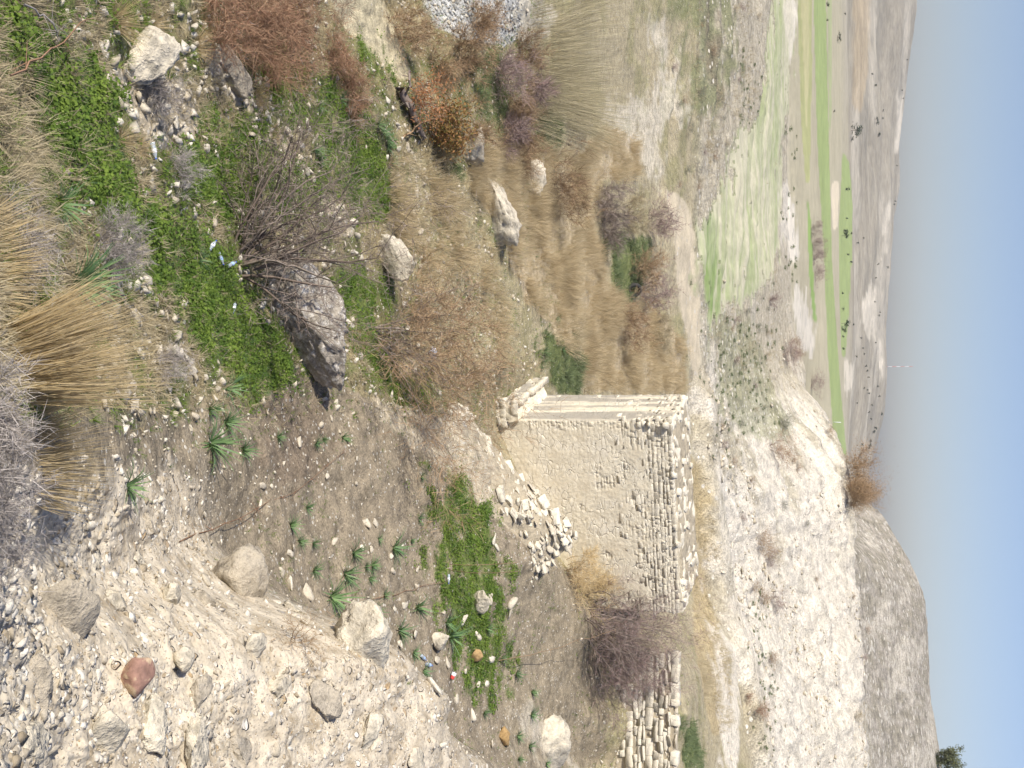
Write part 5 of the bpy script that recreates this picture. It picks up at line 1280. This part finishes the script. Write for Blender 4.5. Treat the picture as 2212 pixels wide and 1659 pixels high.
TH = [(930, 115, 1.0, 'browntwig'), (985, 120, 1.1, 'browntwig'), (1040, 60, 1.2, 'browntwig'), (1075, 150, 1.3, 'purpletwig'), (1095, 215, 1.4, 'browntwig'), (1100, 270, 1.3, 'browntwig'), (1080, 300, 1.0, 'purpletwig'), (1120, 120, 1.5, 'browntwig'),
      (1140, 180, 1.6, 'purpletwig'), (1000, 280, 1.0, 'browntwig'), (960, 290, 0.9, 'palegrass'), (1110, 330, 1.0, 'browntwig')]
for k, (X, Y, h, mm) in enumerate(TH):
    bush('thicket_bush', X, Y, h * 1.15, 370 + k, 12, 1.0, 2, 5, 0.012, M['browntwig'], 'brown leafless thicket bush %s' % ('just right of the dead bush', 'under the gravel heap', 'on the gravel heap edge', 'at the reed foot, left end', 'at the reed foot, middle', 'at the reed foot, right end', 'right of the thicket by the hump rock', 'inside the reed edge', 'deep in the reeds', 'beside the hump rock', 'between orange shrub and hump rock', 'where thicket meets tan grass')[k], (0, 0, 0), 2000, 0.4, M[mm], 0.011, base_r=0.6, group='thicket bushes below the reeds', share=('thicket', mm, k % 2), sc=(1, 1, 1))
for k, (X, Y, h, mm, lab) in enumerate([(1290, 420, 1.6, 'bark', 'grey leafless scrub at the far side of the tan grass'), (1300, 480, 1.7, 'bark', 'grey leafless scrub left of the green hollow'), (1385, 640, 2.6, 'purpletwig', 'dark purple brown bush beside the path'),
                                        (1370, 600, 2.0, 'browntwig', 'brown bush standing by the tyre'), (1350, 460, 1.4, 'palegrass', 'dry grey bush near the path edge'), (1400, 480, 1.3, 'purpletwig', 'thin purple brush along the path'), (1340, 690, 1.5, 'browntwig', 'brown brush at the edge of the tan grass'),
                                        (1190, 395, 1.0, 'browntwig', 'low brown brush among the tan grass at left'), (1410, 710, 1.6, 'palegrass', 'dry brush where tan grass meets the path')]):
    bush('valley_bush', X, Y, h, 390 + k, 12, 0.9, 2, 5, 0.014, M['bark'], lab, (0, 0, 0), 2200, 0.45, M[mm], 0.016, base_r=0.9, group='bushes of the valley floor', share=('valley', mm))
# reeds: one stand, many clumps
g = np.random.default_rng(410)
for k, Y in enumerate(np.sort(g.uniform(-20, 275, 30))):
    X = g.uniform(1130, 1280)
    tuft('reed_clump', X, Y, g.uniform(2.0, 4.4), 120, 0.32, ((130 - Y) / 130 * -0.22, 0.05, 0), M['reed'], 'clump of tall pale canes %s in the reed stand' % (('at the left edge', 'left of the middle', 'in the middle', 'right of the middle', 'at the right end')[k // 6] + (' at the front', ' behind')[X > 1205]), 0.011, 0.14, 1.0, 3, 420 + k, 'canes of the reed stand', 'reeds')

# ------------------------------------------------------------------ shrubs and trees farther off
def far_shrub(name, X, Y, hpx, seed, mm, label, cat='bush', group=None, wide=1.2, tw=1500, y=None, puff=5):
    p = hit(X, Y) if y is None else np.array(at(X, Y, y))
    h = hpx * m_per_px(p)
    e = bush(name, X, Y, 1.0, seed, 12, 0.9 * wide, 2, 5, 0.006, M['bark'], label, (0, 0, 0), tw, 0.16, M[mm], 0.005, base_r=0.25, cat=cat, group=group, y=y, leaves=(puff, 0.10 if puff < 10 else 0.17, 0.03, M[mm], 0.16), share=(mm, seed % 2, wide, tw), sc=(h, h, h))
    return e
far_shrub('hillside_bush', 1662, 650, 30, 501, 'purpletwig', 'reddish bare bush on the slope right of the green field')
far_shrub('hillside_bush', 1692, 765, 46, 502, 'purpletwig', 'wide brown bush on the slope below the white ridge')
far_shrub('hillside_bush', 1705, 745, 34, 503, 'browntwig', 'second brown bush leaning on the white ridge')
far_shrub('hillside_bush', 1752, 830, 34, 504, 'purpletwig', 'purple grey bush on the skyline edge of the white ridge')
far_shrub('hillside_bush', 1685, 915, 34, 505, 'greyfoliage', 'grey bush in a fold of the white hillside')
far_shrub('hillside_bush', 1785, 938, 20, 506, 'browntwig', 'brown bush peeping over the white crest by the pole')
far_shrub('small_red_tree', 1662, 968, 62, 507, 'redtwig', 'small bare tree with red twigs on the white hillside', 'tree', wide=0.7, tw=700)
far_shrub('crest_bush', 1832, 1035, 68, 508, 'browntwig', 'large rust brown bush on the crest against the sky', wide=1.3, tw=7000, puff=40)
far_shrub('crest_bush', 1830, 1072, 56, 509, 'browntwig', 'lower rust brown bush right of the large crest bush', wide=1.3, tw=5000, puff=40)
for k, (X, Y, s, mm) in enumerate([(1635, 1160, 50, 'browntwig'), (1660, 1185, 44, 'palegrass'), (1650, 1205, 34, 'purpletwig'), (1640, 1290, 36, 'browntwig'), (1665, 1300, 40, 'purpletwig'), (1625, 1270, 22, 'browntwig'), (1660, 1430, 30, 'browntwig'), (1635, 1535, 40, 'redtwig'), (1610, 1510, 24, 'redtwig'),
                                   (1845, 1538, 30, 'palegrass'), (1870, 1360, 14, 'browntwig'), (1840, 1290, 12, 'browntwig'), (1862, 1420, 14, 'purpletwig'), (1720, 1010, 18, 'browntwig'), (1620, 1040, 18, 'browntwig'), (1690, 1090, 16, 'greyfoliage'), (1580, 1000, 20, 'browntwig'), (1600, 1120, 18, 'purpletwig'), (1740, 1130, 12, 'greyfoliage'), (1760, 1250, 12, 'browntwig')]):
    far_shrub('chalk_shrub', X, Y, s, 520 + k, mm, 'dry brown shrub rooted on the white chalk hillside', group='dry shrubs on the chalk hillside', tw=900)
for k, (X, Y, s) in enumerate([(1752, 500, 30), (1755, 530, 34), (1757, 560, 34), (1760, 590, 30)]):
    far_shrub('hedge_bush', X, Y, s, 550 + k, 'purpletwig', 'purple brown bush in the hedge between the far green fields', group='hedge bushes between the fields', tw=1500)

q = np.random.default_rng(555)
for k in range(46):
    X, Y = (q.uniform(1450, 1640), q.uniform(-10, 420)) if k < 30 else (q.uniform(1530, 1720), q.uniform(660, 1000))
    pp = hit(X, Y)
    if fieldm[int(np.argmin(abs(ys - pp[1]))), int(np.argmin(abs(cols - pp[0] / pp[1])))] > 0.2: continue
    side = ('near the reeds', 'between reeds and green field', 'just below the green field')[min(2, int((X - 1450) / 64))] if k < 30 else ('low down by the path', 'halfway up', 'high up by the white ridge')[min(2, int((X - 1530) / 64))]
    far_shrub('scrub_bush', X, Y, q.uniform(8, 20), 560 + k, ('browntwig', 'palegrass', 'greyfoliage', 'purpletwig')[k % 4], 'low %s scrub bush on the %s slope, %s' % (('brown', 'straw coloured', 'grey green', 'purplish')[k % 4], 'left' if k < 30 else 'stony middle', side), group='scrub bushes of the slopes', tw=900)
def tree_mesh(seed, lm):
    """crown of leaf clumps on a trunk with limbs, 1 unit high"""
    q = np.random.default_rng(seed)
    seg, ends = grow(seed, 1, 0.75, 0.15, 2, 5, 0.035, 0.3, (0, 0, 0), 0.15, 0.62, 4, 0.0)
    trunk = tinted('trunk', tubes(seg), M['bark'])
    crown = tinted('crown', leaf_quads(ends, 12, 0.075, 0.05, q, 0.6), lm)
    return trunk, crown
TREES = [tree_mesh(600 + k, M['fartree']) for k in range(5)]
def far_tree(X, Y, hpx, label, group, k, wide=1.3):
    p = hit(X, Y); h = hpx * m_per_px(p)
    e = empty('distant_tree', (p[0], p[1], p[2] - 0.05 * h), rng.uniform(0, 6.28), label, 'tree', group)
    e.scale = (h * wide, h * wide, h)
    for nm, me in zip(('trunk', 'crown'), TREES[k % 5]): put(nm, me, parent=e)
FT = [(1838, 282, 26, 1.5), (1890, 258, 8, 2), (1893, 266, 8, 2), (1896, 290, 9, 2), (1905, 255, 6, 1.5), (1888, 185, 7, 1.5), (1905, 238, 5, 1.5), (1838, 300, 8, 2), (1882, 160, 6, 1.5), (1958, 130, 5, 1.2), (1946, 195, 5, 1.2), (1948, 213, 5, 1.2), (1936, 358, 5, 1.2), (1932, 435, 6, 1.2), (1930, 442, 6, 1.2), (1915, 578, 6, 1.2),
      (1818, 510, 16, 1.4), (1822, 500, 14, 1.4), (1827, 472, 7, 1.3), (1826, 410, 9, 1.3), (1830, 408, 7, 1.3), (1835, 503, 7, 1.3), (1829, 550, 8, 1.3), (1836, 566, 8, 1.3), (1818, 632, 7, 1.4), (1818, 668, 7, 1.4), (1817, 698, 20, 1.2), (1818, 712, 14, 1.5), (1819, 727, 7, 1.4), (1819, 752, 8, 1.4), (1850, 525, 6, 1.3), (1862, 515, 6, 1.3),
      (1895, 570, 6, 1.2), (1890, 600, 6, 1.2), (1888, 652, 6, 1.2), (1896, 682, 6, 1.2), (1898, 675, 5, 1.2), (1858, 730, 6, 1.3), (1862, 752, 6, 1.3), (1865, 765, 6, 1.3), (1868, 790, 6, 1.3), (1870, 800, 6, 1.3), (1874, 815, 6, 1.3), (1865, 838, 6, 1.3), (1872, 842, 6, 1.3), (1874, 850, 6, 1.3), (1880, 875, 6, 1.3), (1875, 890, 6, 1.3),
      (1880, 905, 6, 1.3), (1850, 870, 5, 1.3), (1860, 960, 6, 1.3), (1840, 700, 6, 1.3), (1848, 770, 6, 1.3), (1890, 740, 5, 1.3), (1894, 835, 7, 1.2), (1897, 855, 6, 1.2), (1900, 893, 8, 1.4), (1888, 925, 9, 1.6), (1885, 932, 9, 1.6), (1878, 952, 9, 1.6), (1876, 960, 8, 1.6), (1872, 966, 9, 1.4), (1800, 240, 6, 1.5), (1785, 10, 9, 2), (1785, 42, 7, 1.5), (1808, 80, 10, 3), (1822, 30, 6, 1.4)]
for k, (X, Y, s, w) in enumerate(FT):
    lab = 'tiny dark tree dotted on the far brown hills' if k not in (0, 26, 16) else {0: 'single large dark green tree at the foot of the far hills', 26: 'round dark tree beside the far green field below the white scar', 16: 'bushy dark tree at the edge of the far fields'}[k]
    far_tree(X, Y, s, lab, 'trees on the far hills' if k not in (0, 26, 16) else None, k, w)
# olive tree on the right hill
p = hit(2024, 1640); h = 62 * m_per_px(p)
ol = empty('olive_tree', (p[0], p[1], p[2] - 0.3), 0, 'olive green bushy tree on the hilltop against the sky at the right edge', 'tree')
seg, ends = grow(651, 5, h, 0.7, 3, 5, 0.16, 0.4, (-0.1, 0, 0), 0.2, 0.6, 4, 0.8)
put('trunk', tinted('trunk', tubes(seg), M['bark']), parent=ol)
put('crown', tinted('crown', leaf_quads(ends, 9, 0.35, 0.2, np.random.default_rng(652), 0.5), M['olive']), parent=ol)
# low green shrubs dotted over the slopes
q = np.random.default_rng(660)
LOW = [tinted('low_shrub', leaf_quads([(np.array([0, 0, 0.45]) + 0.3 * q.normal(size=3) * np.array([1, 1, 0.6]), 0) for _ in range(16)], 6, 0.13, 0.12, q, 0.6), M['lowshrub']) for _ in range(4)]
spots = []
for _ in range(150): spots.append((q.normal(1600, 42), q.normal(800, 85), 1))
for _ in range(50): spots.append((q.uniform(1595, 1665), q.uniform(60, 420), 2))
for _ in range(60): spots.append((q.uniform(1655, 1735) , q.uniform(1270, 1659), 3))
for _ in range(40): spots.append((q.uniform(1680, 1720), q.uniform(180, 620), 2))
for k, (X, Y, w) in enumerate(spots):
    if w == 3: X = 1640 + q.normal() * 14 + (Y - 1270) * 0.06
    p = hit(X, Y); s = q.uniform(4, 9) * m_per_px(p)
    if fieldm[int(np.argmin(abs(ys - p[1]))), int(np.argmin(abs(cols - p[0] / p[1])))] > 0.2: continue
    put('low_shrub', LOW[k % 4], None, (p[0], p[1], p[2] - 0.1 * s), (0, 0, q.uniform(0, 6.28)), (s, s, s * 0.9), label=('small green shrub on the stony slope, %s' % ('near the path', 'halfway up', 'near the white ridge')[min(2, max(0, int((X - 1545) / 38)))], 'small green shrub on the scrubby slope %s the green field' % ('left of' if Y < 220 else 'behind' if X > 1670 else 'beside'), 'small green shrub in the dotted line across the white hillside, %s' % ('left half' if Y < 1460 else 'right half'))[w - 1], cat='shrub',
        group=('shrubs on the stony slope', 'shrubs around the green field', 'shrub line on the white hillside')[w - 1])
# ------------------------------------------------------------------ litter: bottles, bag, tyre, cup; fallen trunk, canes, pole, mast
def lathe(prof, n=14):
    a = np.linspace(0, 2 * np.pi, n, endpoint=False); r = np.array([q[0] for q in prof]); z = np.array([q[1] for q in prof])
    V = np.stack([np.outer(r, np.cos(a)), np.outer(r, np.sin(a)), np.repeat(z[:, None], n, 1)], -1).reshape(-1, 3)
    i = np.arange(len(prof) * n).reshape(len(prof), n); j = np.roll(i, -1, 1)
    return V, np.stack([i[:-1], j[:-1], j[1:], i[1:]], -1).reshape(-1, 4)
M['plastic'] = plain_mat('clear_plastic', (0.72, 0.80, 0.88), 0.12, Transmission_Weight=0.55, Specular_IOR_Level=0.6)
M['cap'] = plain_mat('blue_cap', (0.05, 0.12, 0.5), 0.4)
M['blabel'] = plain_mat('bottle_label', (0.35, 0.5, 0.75), 0.5)
M['wlabel'] = plain_mat('white_label', (0.75, 0.77, 0.8), 0.5)
bot = mesh_from('body', *lathe([(0.0, 0.004), (0.028, 0.0), (0.033, 0.01), (0.033, 0.06), (0.030, 0.075), (0.033, 0.09), (0.033, 0.14), (0.026, 0.17), (0.013, 0.195), (0.012, 0.21)]), True); bot.materials.append(M['plastic'])
capm = mesh_from('cap', *lathe([(0.0, 0.226), (0.0145, 0.226), (0.0145, 0.207), (0.0, 0.207)]), True); capm.materials.append(M['cap'])
labm = [mesh_from('label_band', *lathe([(0.0338, 0.085), (0.0345, 0.088), (0.0345, 0.135), (0.0338, 0.138)]), True) for _ in range(2)]
labm[0].materials.append(M['blabel']); labm[1].materials.append(M['wlabel'])
def bottle(X, Y, s, rz, label, li=0, tilt=1.45):
    p = hit(X, Y)
    e = empty('plastic_bottle', (p[0], p[1], p[2] + 0.05 * s), 0, label, 'bottle', 'discarded plastic bottles')
    e.rotation_euler = (0, tilt, rz); e.scale = (s,) * 3
    put('body', bot, parent=e); put('cap', capm, parent=e); put('label_band', labm[li], parent=e)
bottle(503, 655, 0.94, -0.5, 'clear plastic bottle lying alone on the clover strip near the dark boulder', 1)
bottle(322, 308, 1.01, 0.2, 'clear plastic bottle beside pale rocks left of the grey shrub', 1)
bottle(446, 540, 1.01, 2.4, 'clear crumpled bottle at the top of the clover strip', 1)
bottle(466, 545, 1.01, 0.5, 'bluish plastic bottle below the bare bush', 0)
bottle(487, 575, 1.01, 2.0, 'bluish plastic bottle half under the bare bush', 0)
bottle(965, 1240, 1.09, -0.3, 'clear bottle on green moss beside the two bent canes', 1)
bottle(905, 1415, 1.17, 0.9, 'blue capped bottle in the gully beside the spur, the lower one', 0)
bottle(916, 1434, 1.25, 1.2, 'blue labelled bottle in the gully beside the spur, the upper one', 0)
# red topped paper cup
p = hit(972, 1466)
cup = empty('paper_cup', (p[0], p[1], p[2] + 0.05), 0, 'white and red crushed cup lying on the moss in the gully', 'cup'); cup.rotation_euler = (0.2, 1.3, 2.9); cup.scale = (1.5,) * 3
put('cup_body', mesh_from('cup_body', *lathe([(0.0, 0.0), (0.03, 0.0), (0.042, 0.11), (0.039, 0.11), (0.028, 0.004)]), True), M['wlabel'], parent=cup)
put('red_band', mesh_from('red_band', *lathe([(0.0300, -0.002), (0.0312, 0.0), (0.0372, 0.055), (0.036, 0.056)]), True), plain_mat('red_print', (0.55, 0.06, 0.05), 0.5), parent=cup)
# plastic bag
v, f = rock_shape(811, 4, 10, (0.45, 0.8), 0.45, (0.24, 0.16, 0.14), 0.35)
p = hit(930, 764)
put('plastic_bag', mesh_from('plastic_bag', v, f), plain_mat('bag_plastic', (0.62, 0.64, 0.74), 0.35, Transmission_Weight=0.2), (p[0], p[1], p[2] + 0.08), (0.2, 0.5, 0.3), label='crumpled pale lilac plastic bag under the fan shaped bush', cat='bag')
# tyre
p = hit(1362, 627)
a = np.linspace(0, 2 * np.pi, 17); prof = [(0.30 + 0.10 * math.cos(t) * (1.0 if abs(math.cos(t)) < 0.9 else 0.92), 0.11 * math.sin(t)) for t in a]
ty = mesh_from('old_tyre', *lathe(prof, 28), True)
put('old_tyre', ty, plain_mat('rubber', (0.05, 0.048, 0.045), 0.8), (p[0], p[1], p[2] + 0.22), (1.1, 0.2, 0.5), (1.15,) * 3, label='old black tyre half standing in the green hollow by the path', cat='tyre')

def stick(name, pts, r0, r1, mat, label, cat, wob=0.0, seed=0, twigs=0):
    """a bent stick through 3D points, with short side twigs"""
    q = np.random.default_rng(seed); pts = np.array(pts, float); n = 12
    t = np.linspace(0, len(pts) - 1, n); c = np.stack([np.interp(t, range(len(pts)), pts[:, k]) for k in range(3)], 1)
    c[1:-1] += q.normal(size=(n - 2, 3)) * wob
    o = c[0].copy(); c = c - o
    seg = [(c[i], c[i + 1], r0 + (r1 - r0) * i / (n - 1), r0 + (r1 - r0) * (i + 1) / (n - 1), 0.4) for i in range(n - 1)]
    for _ in range(twigs):
        i = int(q.integers(1, n)); d = q.normal(size=3); d /= np.linalg.norm(d)
        seg.append((c[i], c[i] + d * q.uniform(0.08, 0.3), r1 * 0.7, r1 * 0.25, q.random()))
    return put(name, tinted(name, tubes(seg), mat), loc=o, label=label, cat=cat)
def gp(X, Y, dz): 
    p = hit(X, Y); return (p[0], p[1], p[2] + dz)
stick('bent_cane', [gp(965, 1214, 0.0), gp(968, 1219, 0.05), at(1010, 1221, 24.2), at(1065, 1219, 24.6), at(1120, 1215, 25.0)], 0.012, 0.008, M['browntwig'], 'thin brown cane rising from the moss, the left one of two', 'stick')
stick('bent_cane', [gp(967, 1228, 0.0), gp(972, 1232, 0.05), at(1020, 1238, 24.0), at(1080, 1237, 24.4), at(1125, 1234, 24.8)], 0.012, 0.007, M['browntwig'], 'thin brown cane rising from the moss, the right one of two', 'stick')
stick('dry_stalk', [gp(385, 1170, 0.02), gp(470, 1135, 0.06), gp(560, 1095, 0.06), gp(640, 1060, 0.05), gp(740, 975, 0.05)], 0.010, 0.005, M['redtwig'], 'long rusty dry stalk lying across the soil slope from the spur', 'stick', 0.02, 5, 60)
stick('dry_stalk', [gp(765, 1300, 0.02), gp(850, 1285, 0.05), gp(910, 1265, 0.05), gp(955, 1260, 0.05)], 0.010, 0.005, M['redtwig'], 'short rusty dry stalk in the gully pointing to the clear bottle', 'stick', 0.02, 6, 30)
stick('bare_sapling', [gp(1075, 1427, 0.0), at(1140, 1418, 29.0), at(1200, 1400, 31.0), at(1290, 1375, 33.0), at(1330, 1360, 34)], 0.014, 0.006, M['browntwig'], 'long thin bare branch reaching into the purple bush', 'stick', 0.03, 7, 24)
stick('fallen_trunk', [gp(855, 195, 0.12), gp(878, 240, 0.14), gp(895, 275, 0.12), gp(908, 300, 0.08)], 0.16, 0.09, M['bark'], 'fallen grey brown tree trunk lying below the orange leaved shrub', 'log', 0.03, 8, 10)
stick('dead_branch', [gp(850, 155, 0.5), gp(858, 190, 0.35), gp(866, 205, 0.15)], 0.05, 0.03, M['bark'], 'short dead branch standing off the fallen trunk', 'branch', 0.02, 9, 4)
stick('dead_branch', [gp(868, 300, 0.02), gp(890, 270, 0.25), gp(915, 255, 0.45)], 0.04, 0.02, M['browntwig'], 'bare branch leaning across the fallen trunk', 'branch', 0.02, 10, 6)
stick('long_twig', [gp(0, 165, 0.1), gp(60, 120, 0.2), gp(110, 80, 0.25), gp(170, 45, 0.2)], 0.012, 0.006, M['redtwig'], 'long brown twig lying over the grass in the lower left corner', 'stick', 0.02, 11, 8)
stick('pale_twig', [gp(10, 15, 0.2), gp(50, 50, 0.3), gp(85, 75, 0.2), gp(112, 90, 0.1)], 0.010, 0.005, M['thorn'], 'pale forked twig over the matted grass at lower left', 'stick', 0.02, 12, 14)
stick('pale_twig', [gp(470, 20, 0.3), gp(520, 55, 0.3), gp(560, 75, 0.2), gp(580, 85, 0.1)], 0.012, 0.006, M['thorn'], 'pale curved twig across the red brown bramble', 'stick', 0.02, 13, 6)
# white pole in the far field
p = hit(1800, 912); h = 16 * m_per_px(p)
put('white_pole', mesh_from('white_pole', *lathe([(0.0, 0.0), (0.16, 0.0), (0.12, h), (0.0, h)], 8), True), plain_mat('pole_paint', (0.8, 0.8, 0.78), 0.5), p, label='white pole standing in the far green field behind the crest', cat='pole')
# radio mast behind the hills
pm = at(1908, 792, 2150.0); ht = at(1972, 792, 2150.0)[2] - pm[2]
mast = empty('radio_mast', (pm[0], pm[1], pm[2] - 6), 0, 'thin red and white radio mast rising behind the far hills', 'mast')
mm_ = (plain_mat('mast_white', (0.8, 0.8, 0.8), 0.5), plain_mat('mast_red', (0.55, 0.2, 0.17), 0.5))
mast_me = [mesh_from('mast_section', *lathe([(0.0, 0), (0.4, 0), (0.4, 1.0), (0.0, 1.0)], 6)) for _ in range(2)]
for k in range(8): put('mast_section', mast_me[k % 2], mm_[k % 2], (0, 0, k * (ht + 6) / 8), scale=(1, 1, (ht + 6) / 8), parent=mast)
# ------------------------------------------------------------------ thin valley haze
hv = np.array([(x, y, z) for x in (-3700.0, 3700.0) for y in (-12.0, 3800.0) for z in (-75.0, 190.0)])
hf = np.array([[0, 1, 3, 2], [4, 6, 7, 5], [0, 4, 5, 1], [2, 3, 7, 6], [0, 2, 6, 4], [1, 5, 7, 3]])
hm = bpy.data.materials.new('haze_air'); hm.use_nodes = True
hn = hm.node_tree.nodes; hn.remove(hn['Principled BSDF'])
pv = hn.new('ShaderNodeVolumePrincipled'); pv.inputs['Color'].default_value = (0.82, 0.89, 1.0, 1); pv.inputs['Density'].default_value = 0.00006
pv.inputs['Anisotropy'].default_value = 0.0
hm.node_tree.links.new(pv.outputs['Volume'], hn['Material Output'].inputs['Volume'])
put('haze', mesh_from('haze', hv, hf), hm, kind='stuff', label='thin pale haze over the valley and far hills', cat='haze')
